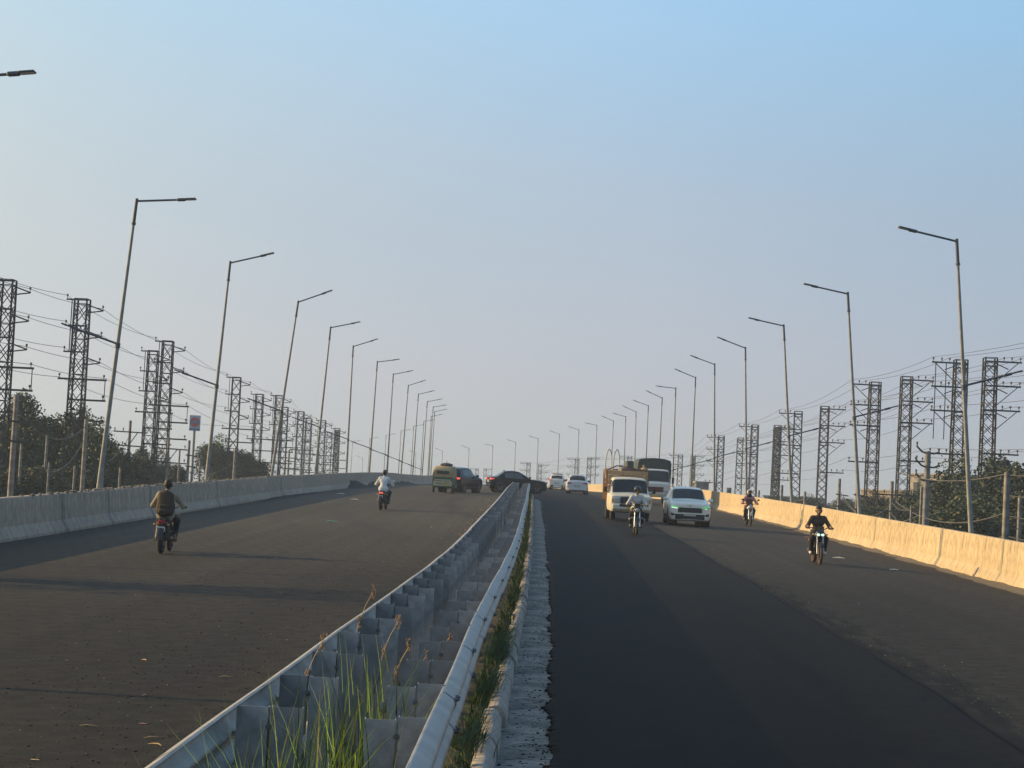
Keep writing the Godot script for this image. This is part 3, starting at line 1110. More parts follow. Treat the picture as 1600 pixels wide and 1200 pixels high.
		var pitch := 1.25 if e[3] == "L" else 0.92
		var y := H - 0.35
		bars.append([leg.call(-1, -1, H), leg.call(1, -1, H)]); bars.append([leg.call(-1, 1, H), leg.call(1, 1, H)])
		bars.append([leg.call(-1, -1, H), leg.call(-1, 1, H)]); bars.append([leg.call(1, -1, H), leg.call(1, 1, H)])
		var k := 0
		while y > 2.0:
			var y2 := y - pitch
			for f in [[-1.0, 1.0, 1.0, 1.0], [-1.0, -1.0, 1.0, -1.0], [1.0, -1.0, 1.0, 1.0], [-1.0, -1.0, -1.0, 1.0]]:
				bars.append([leg.call(f[0], f[1], y), leg.call(f[2], f[3], y2)])
				bars.append([leg.call(f[2], f[3], y), leg.call(f[0], f[1], y2)])
				if k % 2 == 0 and e[3] == "L" or k % 4 == 0: bars.append([leg.call(f[0], f[1], y), leg.call(f[2], f[3], y)])
			y = y2
			k += 1
		if fine and bars.size() <= 300:
			for br in bars:
				var q := part("brace", cube, steel, o)
				q.transform = place.call(br[0], br[1], 0.05)
		else:
			var b := MB.new()
			for br in bars: b.bar(br[0], br[1], 0.05)
			tag(part("bracing", b, steel, o), "", "", "", "stuff")
		# arms
		var arms := []   # [from, to, thickness]
		var pins := []
		if e[3] == "L":
			for i in 3:
				var ya := H - 0.05 - 1.85 * i
				arms.append([Vector3(0.44, ya, 0), Vector3(-1.15, ya, 0), 0.11]); pins.append(Vector3(-1.1, ya + 0.05, 0))
				arms.append([Vector3(0.4, ya - 0.35, 0), Vector3(1.55, ya - 0.72, 0), 0.09]); arms.append([Vector3(0.4, ya - 0.9, 0), Vector3(1.5, ya - 0.74, 0), 0.08]); pins.append(Vector3(1.5, ya - 0.68, 0))
				if i < 2: arms.append([Vector3(-0.75, ya, 0), Vector3(-0.75, ya - 1.85, 0), 0.06])
			for i in 3:
				var ya := H - 5.7 - 1.45 * i
				arms.append([Vector3(-1.3 if i == 0 else -0.5, ya, 0.45), Vector3(2.2, ya, 0.45), 0.13])
				pins.append(Vector3(2.0, ya + 0.05, 0.45))
				if i == 0: pins.append(Vector3(-1.2, ya + 0.05, 0.45)); arms.append([Vector3(2.1, ya, 0.45), Vector3(2.1, ya - 1.45, 0.45), 0.05])
		else:
			var sd := 1.0 if e[3] == "R" else -1.0
			for i in 4:
				var ya := H - 0.3 - (1.85 * i if i < 3 else 7.0)
				var rch := 2.3
				arms.append([Vector3(-0.44 * sd, ya, 0.4), Vector3(rch * sd, ya, 0.4), 0.12])
				for px in [0.95, 1.55, 2.2]: pins.append(Vector3(px * sd, ya + 0.05, 0.4))
				if i < 3:
					arms.append([Vector3(-0.44 * sd, ya - 0.35, 0.4), Vector3(0.44 * sd, ya - 0.35, 0.4), 0.1])
					arms.append([Vector3(0.44 * sd, ya - 0.18, 0.4), Vector3(1.3 * sd, ya - 0.55, 0.4), 0.07])
					arms.append([Vector3((rch - 0.2) * sd, ya, 0.4), Vector3(0.44 * sd, ya - 1.5, 0.4), 0.06])
			if d == 159.0:
				for px in [-2.0, -1.2]: arms.append([Vector3(px, H - 0.3, 0.4), Vector3(px, H - 6.2, 0.4), 0.06])
		for a in arms:
			var q := part("cross_arm", cube, steel, o)
			q.transform = place.call(a[0], a[1], a[2])
		for p in pins: part("insulator", pin_mesh, pin_m, o).position = p
		if e[4] > 0:
			var b := MB.new()
			for i in (5200 if e[4] == 2 else 6500):
				var yy := rng.randf_range(0.0, H * (0.985 if e[4] == 2 else 0.62))
				var p := Vector3(rng.randf_range(-1, 1), 0, rng.randf_range(-1, 1)) * lerpf(wb, wt, yy / H) * 1.15
				if e[4] == 1:
					var side := 1.0 if rng.randf() < 0.72 else -1.0
					p = Vector3(side * 0.48 + rng.randfn(0, 0.16), 0, rng.randfn(0, 0.3))
					if rng.randf() < yy / (H * 0.62) * 0.8: continue
				b.col = Color(0.028, 0.045, 0.016).lerp(Color(0.06, 0.085, 0.03), rng.randf())
				leaf(b, p + Vector3(0, yy, 0), rng.randf_range(0.07, 0.15))
			tag(part("creeper", b, vine, o), "", "", "", "stuff")
	# conductors from mast to mast
	var wire := mat("conductor", L(0.10, 0.10, 0.11), 0.6)
	var runs := [
		[[-33.0, 134.0], [-30.6, 146.0], [-30.4, 182.0], [-30.3, 228.0], [-29.4, 263.0], [-31.0, 307.0], [-30.3, 336.0], [-30.8, 371.0]],
		[[36.2, 157.0], [34.1, 179.0], [34.7, 229.0], [35.9, 278.0], [36.3, 326.0], [37.5, 421.0], [18.5, 473.0], [8.7, 563.0]],
		[[34.4, 159.0], [32.9, 187.6], [33.6, 242.0], [33.1, 280.0], [32.8, 321.0], [34.9, 421.0], [16.2, 487.0], [5.5, 551.0]]]
	for r in runs.size():
		var offs := [[-1.1, 13.7], [-1.1, 11.85], [-1.1, 10.0], [1.5, 12.85], [1.5, 11.0], [1.5, 9.1], [2.0, 7.95], [-1.2, 7.9]] if r == 0 else [[0.95, 13.5], [2.2, 13.5], [0.95, 11.6], [2.2, 11.6], [1.55, 9.8], [2.2, 6.5]]
		for of in offs:
			var b := MB.new()
			var P: Array = runs[r]
			var prev := Vector3(P[0][0], 0, -P[0][1])
			var first: Vector3 = prev + (prev - Vector3(P[1][0], 0, -P[1][1])).normalized() * 75.0
			if r == 0: first = Vector3(-34.0, 0, -70.0)
			var seq := [first]
			for q in P: seq.append(Vector3(q[0], 0, -q[1]))
			var sd := -1.0 if r == 2 else 1.0
			for i in seq.size() - 1:
				var a: Vector3 = seq[i] + Vector3(of[0] * sd, of[1], 0.4)
				var c: Vector3 = seq[i + 1] + Vector3(of[0] * sd, of[1], 0.4)
				var pts := []
				for k in 9:
					var t := k / 8.0
					pts.append(a.lerp(c, t) - Vector3(0, 4.0 * t * (1.0 - t) * a.distance_to(c) * 0.012, 0))
				b.tube(pts, 0.02, 3, false)
			var lv := ["topmost", "topmost outer", "second", "second outer", "third", "lowest"]
			if r == 0: lv = ["topmost left-arm", "middle left-arm", "lower left-arm", "topmost right-arm", "middle right-arm", "lower right-arm", "long cross-beam's right end", "long cross-beam's left end"]
			tag(part("power_cable", b, wire, self), "thin dark conductor along the %s, %s one" % [["left row of masts", "right masts with right arms", "right masts with left arms"][r], lv[offs.find(of)]], "power cable", ["conductors of the left masts", "conductors of the outer right masts", "conductors of the inner right masts"][r])

func leaf(b: MB, p: Vector3, r: float) -> void:
	var n := Vector3(rng.randfn(0, 1), rng.randfn(0.4, 1), rng.randfn(0, 1)).normalized()
	var f := b.frame(n)
	var w: Vector3 = f[0] * r
	var h: Vector3 = f[1] * r * 0.6
	var i := b.put(p - w, n); b.put(p - h, n); b.put(p + w, n); b.put(p + h, n)
	b.face(i, i + 1, i + 2); b.face(i, i + 2, i + 3)

# ---------------------------------------------------------------- concrete poles and cables
func spot(px: float, py: float, d: float) -> Vector3:   # a bearing and height angle from the survey sheet, taken at the distance d
	var x := px - 800.0
	var y := py - 600.0
	var xr := x * cos(ROLL) + y * sin(ROLL)
	var yr := -x * sin(ROLL) + y * cos(ROLL)
	var c := 3240.0 * cos(PITCH) + yr * sin(PITCH)
	return Vector3(xr / c * d, (-yr * cos(PITCH) + 3240.0 * sin(PITCH)) / c * d, -d)

func build_poles() -> void:
	var con := grainy(mat("pole_concrete", L(0.25, 0.24, 0.235), 0.9), "concrete", 0.9)
	var iron := mat("pole_iron", L(0.05, 0.048, 0.05), 0.7, 0.2)
	var cab := mat("black_cable", L(0.075, 0.072, 0.072), 0.7)
	var list := [
		[26, 617, 95, 0.22, 1, "stout grey concrete pole in front of the trees at the left edge"],
		[34, 690, 130, 0.16, 0, "short slender concrete pole just right of the stout one at the left edge"],
		[74, 680, 140, 0.17, 0, "thin concrete pole standing before the dark trees on the left"],
		[77, 722, 120, 0.13, 0, "stubby weathered post beside the thin pole before the left trees"],
		[117, 728, 120, 0.13, 0, "stubby concrete post left of the pole beside the creeper mast"],
		[135, 655, 125, 0.22, 0, "concrete pole right behind the nearest left street lamp, cable looped on it"],
		[162, 712, 120, 0.17, 0, "short concrete pole close to the foot of the nearest left street lamp"],
		[188, 730, 130, 0.13, 0, "small post above the left parapet right of the nearest street lamp"],
		[204, 657, 165, 0.22, 2, "concrete pole with a level cross-arm left of the pair of lattice masts"],
		[264, 683, 165, 0.2, 2, "concrete pole with cross-arms at the foot of the paired lattice masts"],
		[281, 702, 150, 0.12, 0, "low dark post left of the petrol station sign"],
		[296, 688, 170, 0.2, 1, "concrete pole just left of the petrol station sign"],
		[313, 717, 190, 0.18, 1, "short dark pole just right of the petrol station sign"],
		[368, 700, 200, 0.25, 0, "concrete pole in front of the mast in the round left tree"],
		[452, 703, 230, 0.2, 1, "slim pole among the left lattice masts"],
		[1574, 738, 72, 0.2, 0, "weathered concrete pole at the right edge, cables hung from it"],
		[1594, 775, 75, 0.14, 0, "thin post cut by the right edge of the photo"],
		[1450, 705, 108, 0.3, 3, "concrete pole with three pairs of upswept arms beside the beige building"],
		[1440, 762, 92, 0.11, 0, "thin pale pole just left of the many-armed pole"],
		[1424, 790, 90, 0.09, 0, "thin post rising above the right parapet left of the pale pole"],
		[1394, 752, 140, 0.22, 2, "concrete pole with crossed arms left of the many-armed pole"],
		[1340, 743, 130, 0.18, 1, "plain concrete pole just right of the second right street lamp"],
		[1312, 748, 160, 0.22, 1, "plain tall concrete pole left of the second right street lamp"],
		[1258, 768, 170, 0.2, 1, "low pole right of the mast by the third right street lamp"],
		[1222, 758, 200, 0.26, 0, "blunt pole at the foot of the creeper mast right of the far motorcyclist"],
		[1137, 762, 190, 0.22, 0, "left one of two low posts above the right parapet near the white car"],
		[1141, 762, 190, 0.22, 0, "right one of two low posts above the right parapet near the white car"],
		[1186, 766, 190, 0.2, 0, "low post just right of the far motorcyclist"]]
	var tops := {}
	for e in list:
		var top := spot(e[0], e[1], e[2])
		var base := Vector3(top.x, -6.6, top.z)
		var H := top.y - base.y
		var o := thing("concrete_pole", e[5], "pole", base, rng.randf_range(-0.3, 0.3), "concrete poles beside the flyover")
		var b := MB.new()
		var w: float = e[3]
		b.tube([Vector3(0, 0, 0), Vector3(0.0, H, 0)], [w * 0.8, w * 0.52], 4)
		part("shaft", b, con, o)
		tops[int(e[0])] = top
		if e[4] == 1:
			for k in 2:
				var a := MB.new()
				a.bar(Vector3(-0.25, H - 1.2 - 0.9 * k, 0.12), Vector3(0.7, H - 1.3 - 0.9 * k, 0.12), 0.09)
				part("cross_arm", a, iron, o)
		elif e[4] == 2:
			for k in 2:
				var a := MB.new()
				a.bar(Vector3(-1.3, H - 0.9 - 1.1 * k, 0.14), Vector3(1.5, H - 0.95 - 1.1 * k, 0.14), 0.1)
				for q in [-1.2, -0.5, 1.3]: a.tube([Vector3(q, H - 0.85 - 1.1 * k, 0.14), Vector3(q, H - 0.6 - 1.1 * k, 0.14)], [0.03, 0.06], 6)
				part("cross_arm", a, iron, o)
			var st := MB.new()
			st.bar(Vector3(0.7, H - 0.95, 0.14), Vector3(0, H - 2.0, 0.14), 0.06)
			part("strut", st, iron, o)
		elif e[4] == 3:
			for k in 3:
				for sd in [-1.0, 1.0]:
					var a := MB.new()
					var y0 := H - 0.1 - 0.72 * k
					a.tube([Vector3(0.1 * sd, y0, 0), Vector3(0.32 * sd, y0 + (0.06 if sd < 0 else -0.02), 0), Vector3(0.62 * sd, y0 + (0.34 if sd < 0 else 0.08), 0)], 0.05, 6)
					a.tube([Vector3(0.6 * sd, y0 + (0.34 if sd < 0 else 0.08), 0), Vector3(0.6 * sd, y0 + (0.56 if sd < 0 else 0.26), 0)], [0.03, 0.055], 6)
					part("arm", a, iron, o)
	# slack cables
	var cables := [[26, 135, 0.6, 2.2, ", upper one"], [26, 135, 1.6, 4.0, ", lower one"], [135, 204, 1.7, 2.8], [204, 264, 2.2, 3.2], [264, 368, 1.8, 2.5], [368, 452, 1.5, 2.0], [1574, 1440, 0.05, 0.7, ", top one"], [1574, 1440, 1.4, 1.3, ", middle one"], [1574, 1440, 2.2, 1.5, ", lowest one"], [1574, 1394, 3.0, 2.0], [1440, 1312, 1.2, 2.6], [1394, 1312, 1.6, 2.4], [1312, 1258, 1.3, 2.2], [1450, 1394, 2.0, 1.6], [1258, 1137, 0.6, 1.4], [1340, 1394, 1.8, 2.2]]
	var short := {26: "the stout edge pole", 135: "the nearest left lamp's pole", 204: "the left cross-arm pole", 264: "the pole under the paired masts", 368: "the round tree's pole", 452: "the slim pole among the masts", 1574: "the right edge pole", 1440: "trees by the nearest right lamp", 1394: "the crossed-arm pole", 1312: "the tall plain right pole", 1258: "the third right lamp's low pole", 1137: "the post near the white SUV", 1450: "the many-armed pole", 1340: "the plain pole by the second right lamp"}
	for e in cables:
		var a: Vector3 = tops[e[0]] - Vector3(0, e[2], 0)
		var c: Vector3 = tops[e[1]] - Vector3(0, e[2] * 0.7, 0)
		if e[0] == 1574 and e[1] == 1440: c = spot(1400, 735 + e[2] * 35.0, 100.0)
		var b := MB.new()
		var pts := []
		for k in 13:
			var t := k / 12.0
			pts.append(a.lerp(c, t) - Vector3(0, 4.0 * t * (1.0 - t) * e[3] * 0.5, 0))
		b.tube(pts, 0.024, 5)
		tag(part("service_cable", b, cab, self), "slack cable from %s to %s%s" % [short[e[0]], short[e[1]], e[4] if e.size() > 4 else ""], "cable", "slack cables on the %s" % ("left" if e[0] < 800 else "right"))
	# two more lines come from a pole outside the picture to the one at the right edge
	for k in 4:
		var b := MB.new()
		var a: Vector3 = tops[1574] - Vector3(0, 0.1 + 0.7 * k, 0)
		var c := Vector3(30.0, a.y + 0.3, -55.0)
		var pts := []
		for i in 9:
			var t := i / 8.0
			pts.append(a.lerp(c, t) - Vector3(0, 4.0 * t * (1.0 - t) * (0.3 + 0.25 * k), 0))
		b.tube(pts, 0.022, 5)
		tag(part("service_cable", b, cab, self), "%s slack black cable from the right edge pole out of the photo" % ["topmost", "second", "third", "lowest"][k], "cable", "slack cables on the right edge")

# ---------------------------------------------------------------- petrol station sign, buildings
func build_sign() -> void:
	var c := spot(304.5, 661, 200.0)
	var base := Vector3(c.x, -6.6, c.z)
	var o := thing("petrol_sign", "tall petrol station sign on a pole, white and blue board with an orange disc", "sign", base)
	var H := c.y - base.y
	o.rotation.y = 0.12
	var p := MB.new()
	p.tube([Vector3(0, 0, 0), Vector3(0, H - 0.7, 0)], 0.12, 8)
	part("pole", p, mat("sign_pole", L(0.16, 0.17, 0.18), 0.6), o)
	var blue := mat("sign_blue", L(0.13, 0.19, 0.33), 0.5)
	var white := mat("sign_white", L(0.42, 0.47, 0.52), 0.5)
	var orange := mat("sign_orange", L(0.55, 0.13, 0.09), 0.5)
	var bd := MB.new()
	bd.box(Vector3(0, H, 0), Vector3(1.06, 1.5, 0.16), 0.02)
	part("board", bd, white, o)
	var ft := MB.new()
	ft.box(Vector3(0, H - 0.62, 0.085), Vector3(1.02, 0.2, 0.01))
	part("blue_strip", ft, blue, o)
	var disc := MB.new()
	disc.cyl(Vector3(0, H + 0.08, 0.08), Vector3(0, H + 0.08, 0.10), 0.43, -1, 28)
	part("orange_disc", disc, orange, o)
	var rim := MB.new()
	rim.torus(Vector3(0, H + 0.08, 0.09), Vector3.BACK, 0.455, 0.02, 28, 6)
	part("disc_rim", rim, blue, o)
	var band := MB.new()
	band.box(Vector3(0, H + 0.08, 0.11), Vector3(0.9, 0.26, 0.015))
	part("blue_band", band, blue, o)
	var tm := TextMesh.new()
	tm.text = "IndianOil"
	var f := SystemFont.new()
	f.font_names = PackedStringArray(["Droid Sans"])
	tm.font = f
	tm.font_size = 30
	tm.pixel_size = 0.0062
	tm.depth = 0.01
	part("lettering", tm, white, o).position = Vector3(0, H + 0.08, 0.125)

func house(called: String, label: String, at_: Vector3, s: Vector3, turn: float, wall: Color, rows: int, cols: int, cat := "building") -> void:
	var o := thing(called, label, cat, at_, turn)
	var b := MB.new()
	b.box(Vector3(0, s.y / 2, 0), s, 0.05)
	var wm := grainy(mat("wall_" + called + str(int(at_.z)), wall, 0.9), "concrete", 0.3)
	part("wall", b, wm, o)
	var r := MB.new()
	r.box(Vector3(0, s.y + 0.12, 0), Vector3(s.x + 0.4, 0.24, s.z + 0.4), 0.03)
	part("roof", r, mat("slab", L(0.3, 0.28, 0.26), 0.9), o)
	var gm := mat("far_window", L(0.04, 0.05, 0.06), 0.25)
	var fr := mat("far_frame", L(0.35, 0.33, 0.3), 0.8)
	for i in cols:
		for j in rows:
			var p := Vector3(-s.x / 2 + s.x * (i + 0.5) / cols, s.y * (j + 0.55) / rows, s.z / 2)
			var w := MB.new()
			w.box(p + Vector3(0, 0, 0.01), Vector3(s.x / cols * 0.42 + 0.12, s.y / rows * 0.42 + 0.12, 0.08), 0.01)
			var q := part("window", w, fr, o)
			var g := MB.new()
			g.box(p + Vector3(0, 0, 0.05), Vector3(s.x / cols * 0.42, s.y / rows * 0.42, 0.03))
			part("pane", g, gm, q)

func build_houses() -> void:
	var p := spot(1478, 745, 240.0)
	house("house", "beige flat-roofed building showing between the right masts above the trees", Vector3(p.x + 1.2, -6.6, p.z), Vector3(7.0, p.y + 6.6, 8.0), -0.95, L(0.45, 0.40, 0.33), 4, 3)
	p = spot(1410, 770, 250.0)
	house("house", "lower beige house left of the many-armed pole", Vector3(p.x, -6.6, p.z), Vector3(7.0, p.y + 6.6, 7.0), -0.95, L(0.42, 0.36, 0.28), 3, 3)
	p = spot(1099, 755, 330.0)
	house("shed", "small grey shed roof just above the right parapet behind the white car", Vector3(p.x - 0.3, -6.6, p.z), Vector3(2.0, p.y + 6.6, 4.0), 0.0, L(0.16, 0.15, 0.16), 3, 2, "shed")
	p = spot(1340, 770, 330.0)
	house("house", "distant grey house above the right parapet left of the second lamp", Vector3(p.x - 10.0, -6.6, p.z), Vector3(9.0, p.y + 5.2, 9.0), -0.2, L(0.30, 0.28, 0.26), 3, 3)

# ---------------------------------------------------------------- trees
func crown_mesh(R: Vector3, lobes: int, leaves: int, size: float, dark: Color, light: Color) -> ArrayMesh:
	var b := MB.new()
	var L_ := []
	for i in lobes:
		var w := Vector3(rng.randfn(0, 1), rng.randfn(0.1, 0.8), rng.randfn(0, 1)).normalized() * pow(rng.randf(), 0.45)
		L_.append([w * R * 0.78, rng.randf_range(0.26, 0.46), rng.randf()])
	for i in leaves:
		var lb: Array = L_[rng.randi() % lobes]
		var w := Vector3(rng.randfn(0, 1), rng.randfn(0, 1), rng.randfn(0, 1)).normalized()
		var rad: float = lb[1] * (1.0 - 0.55 * pow(rng.randf(), 2.2)) * rng.randf_range(0.85, 1.16)
		var p: Vector3 = lb[0] + w * rad * minf(R.x, R.y)
		b.col = dark.lerp(light, clampf(lb[2] * 0.6 + rng.randf() * 0.5, 0, 1))
		leaf(b, p, size * rng.randf_range(0.6, 1.3))
	return b.done()

func tree(label: String, at_: Vector3, H: float, R: Vector3, crown: ArrayMesh, cR: Vector3, bark: Material, leaf_m: Material, group := "trees beside the flyover", cat := "tree") -> void:
	var o := thing("tree" if cat == "tree" else "bush", label, cat, at_, rng.randf() * TAU, group)
	var t := MB.new()
	var cy := H - R.y * 0.95
	t.tube([Vector3(0, -0.3, 0), Vector3(0.1, cy * 0.5, 0.05), Vector3(0.0, cy, 0), Vector3(0.1, cy + R.y * 0.5, 0)], [0.035 * H, 0.024 * H, 0.016 * H, 0.005 * H], 8)
	for k in 6:
		var a := TAU * k / 6.0 + rng.randf()
		var q := Vector3(cos(a), 0, sin(a))
		t.tube([Vector3(0, cy * (0.75 + 0.05 * k), 0), q * R.x * 0.35 + Vector3(0, cy + 0.1 * R.y, 0), q * R.x * 0.7 + Vector3(0, cy + R.y * rng.randf_range(0.0, 0.6), 0)], [0.012 * H, 0.008 * H, 0.003 * H], 6)
	part("trunk", t, bark, o)
	var c := part("crown", crown, leaf_m, o)
	c.position = Vector3(0, cy, 0)
	c.scale = R / cR

func build_trees() -> void:
	var bark := grainy(mat("bark", L(0.09, 0.07, 0.05), 0.95), "soil", 0.8)
	var lm := tinted("tree_leaf", 0.65)
	lm.backlight_enabled = true
	lm.backlight = Color(0.16, 0.2, 0.06)
	var cR := Vector3(4, 3.4, 4)
	var kinds := []
	for k in 4:
		kinds.append(crown_mesh(cR, 26 + 6 * k, 26000, [0.125, 0.105, 0.115, 0.14][k], [Color(0.010, 0.017, 0.008), Color(0.013, 0.021, 0.009), Color(0.014, 0.026, 0.009), Color(0.018, 0.024, 0.011)][k], [Color(0.026, 0.052, 0.018), Color(0.030, 0.060, 0.020), Color(0.034, 0.075, 0.022), Color(0.046, 0.064, 0.026)][k]))
	kinds.append(crown_mesh(cR, 30, 1500, 0.13, Color(0.012, 0.02, 0.009), Color(0.03, 0.05, 0.018)))
	# label, px of the top, distance, crown half width, crown half height, kind
	var list := [
		["dark broad tree at the left edge, behind the mast cut by the photo's edge", -14, 650, 150, 4.2, 4.4, 0],
		["tall leafy tree with a ragged tuft above the stout left pole", 36, 612, 162, 3.2, 5.4, 1],
		["dark full tree left of the creeper mast", 82, 634, 168, 4.6, 5.0, 0],
		["dark tree behind the creeper mast", 124, 650, 172, 3.6, 4.6, 2],
		["dark tree just right of the nearest left street lamp", 172, 682, 175, 3.0, 3.8, 0],
		["lower scrubby tree right of the nearest left street lamp", 204, 712, 190, 3.2, 3.0, 3],
		["tree behind the feet of the paired lattice masts", 228, 700, 205, 2.8, 3.2, 1],
		["dark tree filling the gap right of the creeper mast", 150, 668, 158, 3.4, 4.2, 2],
		["leafy tree at the left edge below the ragged tuft", 8, 664, 145, 3.6, 4.0, 2],
		["low tree left of the petrol station sign", 266, 718, 200, 2.6, 2.6, 0],
		["bright green round tree right of the petrol station sign", 346, 686, 238, 3.3, 3.6, 2],
		["darker tree joined to the round tree right of the petrol station sign", 386, 698, 240, 3.2, 3.4, 0],
		["big dark tree at the right edge of the photo", 1612, 700, 140, 5.0, 5.6, 0],
		["big dark tree behind the nearest right street lamp", 1546, 712, 150, 4.6, 5.2, 1],
		["dark tree right of the beige building", 1500, 728, 152, 3.0, 4.4, 0],
		["mid green tree below the many-armed pole", 1462, 757, 160, 3.2, 3.4, 2],
		["low tree left of the many-armed pole", 1424, 772, 170, 2.6, 2.8, 3],
		["small dark tree beside the mast right of the second right lamp", 1364, 765, 190, 2.4, 3.0, 0],
		["low bushy tree left of the second right lamp", 1322, 778, 210, 2.8, 2.4, 1],
		["low bushy tree right of the third right lamp", 1268, 776, 240, 3.0, 2.4, 3],
		["far low tree behind the creeper mast on the right", 1200, 772, 300, 4.0, 2.4, 0],
		["low dark tree filling the gap at the nearest right mast's foot", 1580, 770, 120, 4.2, 3.4, 1]]
	for e in list:
		var t := spot(e[1], e[2], e[3])
		tree(e[0], Vector3(t.x, -6.6, t.z), t.y + 6.6, Vector3(e[4], e[5], e[4]), kinds[e[6]], cR, bark, lm)
	# undergrowth behind the left and right parapets
	var low := [[-20, 730, 130, 3.4, 2.6], [20, 726, 132, 3.0, 2.6], [60, 730, 136, 3.2, 2.4], [100, 728, 140, 3.0, 2.6], [142, 726, 146, 3.0, 2.6], [1530, 790, 112, 3.4, 2.6], [1490, 790, 122, 3.0, 2.2], [1398, 790, 150, 3.0, 2.2], [1330, 788, 175, 3.0, 2.0]]
	var names := ["low bush at the left edge behind the parapet", "low bush behind the stout left pole", "low bush below the thin left pole", "low bush left of the creeper mast's foot", "low bush at the creeper mast's foot", "low bush behind the nearest right street lamp's foot", "low bush left of the nearest right street lamp's foot", "low bush below the crossed-arm pole on the right", "low bush at the second right lamp's foot"]
	for i in low.size():
		var e: Array = low[i]
		var t := spot(e[0], e[1], e[2])
		tree(names[i], Vector3(t.x, -6.6, t.z), t.y + 6.6, Vector3(e[3], e[4], e[3]), kinds[3 if i % 2 else 1], cR, bark, lm, "bushes behind the parapets", "bush")
	# trees beside the left parapet, out of the picture, whose shade falls on the near road
	var shade := [[-20.5, 39.0, 6.4, 2.0]]
	var sn := ["roadside tree outside the left edge casting the shade band on the near left road"]
	for i in shade.size():
		var e: Array = shade[i]
		tree(sn[i], Vector3(e[0], -6.6, -e[1]), e[2] + 6.6, Vector3(e[3], 3.6, e[3]), kinds[4], cR, bark, lm)

# ---------------------------------------------------------------- cars
class Shell:   # a car body swept through cross-sections; S(u, v) is a point on its right half
	var K := []
	func _init(stations: Array, s := Vector3.ONE) -> void:
		for t in stations:
			var yb: float = t[1]; var ys: float = t[2]; var yr: float = t[3]
			var wb: float = t[4]; var wm: float = t[5]; var ws: float = t[6]; var wr: float = t[7]
			var r := []
			for p in [Vector2(0, yb), Vector2(wb * 0.86, yb), Vector2(wb, yb + 0.09 * (ys - yb)), Vector2(wm, lerpf(yb, ys, 0.45)), Vector2(wm * 0.992, lerpf(yb, ys, 0.84)), Vector2(ws, ys), Vector2(lerpf(ws, wr, 0.88), lerpf(ys, yr, 0.88)), Vector2(wr * 0.8, yr), Vector2(0, yr + 0.025)]:
				r.append(Vector3(p.x, p.y, t[0]) * s)
			K.append(r)
	func _cr(a: Vector3, b: Vector3, c: Vector3, d: Vector3, t: float) -> Vector3:
		var m1 := (c - a) * 0.32
		var m2 := (d - b) * 0.32
		var t2 := t * t
		var t3 := t2 * t
		return b * (2 * t3 - 3 * t2 + 1) + m1 * (t3 - 2 * t2 + t) + c * (-2 * t3 + 3 * t2) + m2 * (t3 - t2)
	func _row(i: int, v: float) -> Vector3:
		var r: Array = K[clampi(i, 0, K.size() - 1)]
		var j := clampi(int(v), 0, 7)
		var a: Vector3 = r[j - 1] if j > 0 else Vector3(-r[1].x, r[1].y, r[1].z)
		var d: Vector3 = r[j + 2] if j < 7 else Vector3(-r[7].x, r[7].y, r[7].z)
		return _cr(a, r[j], r[j + 1], d, v - j)
	func S(u: float, v: float) -> Vector3:
		var i := clampi(int(u), 0, K.size() - 2)
		return _cr(_row(i - 1, v), _row(i, v), _row(i + 1, v), _row(i + 2, v), u - i)
	func N(u: float, v: float) -> Vector3:
		var e := 0.03
		var du := S(minf(u + e, K.size() - 1.001), v) - S(maxf(u - e, 0.0), v)
		var dv := S(u, minf(v + e, 8.0)) - S(u, maxf(v - e, 0.0))
		var n := du.cross(dv).normalized()
		var p := S(u, v)
		return n if n.dot(Vector3(p.x, p.y - 0.75, p.z * 0.2)) > 0 else -n
	func body() -> MB:
		var b := MB.new()
		var nu := (K.size() - 1) * 4
		for side in [1.0, -1.0]:
			var P := []
			for i in nu + 1:
				var r := PackedVector3Array()
				for j in 33:
					var p := S(minf(i / 4.0, K.size() - 1.0001), j / 4.0)
					r.append(Vector3(p.x * side, p.y, p.z))
				P.append(r)
			b.grid(P, null, null, Vector3(side, 0.3, 0))
		for e in 2:
			var u := 0.0 if e == 0 else K.size() - 1.0001
			var pts := []
			for j in 33: pts.append(S(u, j / 4.0))
			for j in range(31, 0, -1):
				var p := S(u, j / 4.0)
				pts.append(Vector3(-p.x, p.y, p.z))
			var c: Vector3 = (pts[0] + pts[32]) * 0.5
			for i in pts.size():
				var q: Vector3 = pts[i]; var w: Vector3 = pts[(i + 1) % pts.size()]
				if e == 0: b.tri(c, w, q)
				else: b.tri(c, q, w)
		return b
	func patch(u0: float, u1: float, v0: float, v1: float, off := 0.006, sides := [1.0, -1.0], taper := 0.0) -> MB:
		var b := MB.new()
		for side in sides:
			var P := []
			for i in 7:
				var r := PackedVector3Array()
				for j in 7:
					var v := lerpf(v0, v1, j / 6.0)
					var u := lerpf(u0 + taper * j / 6.0, u1, i / 6.0)
					var p := S(u, v) + N(u, v) * off
					r.append(Vector3(p.x * side, p.y, p.z))
				P.append(r)
			b.grid(P, null, null, Vector3(side, 1, 0) if v1 < 6.1 else Vector3.UP)
		return b

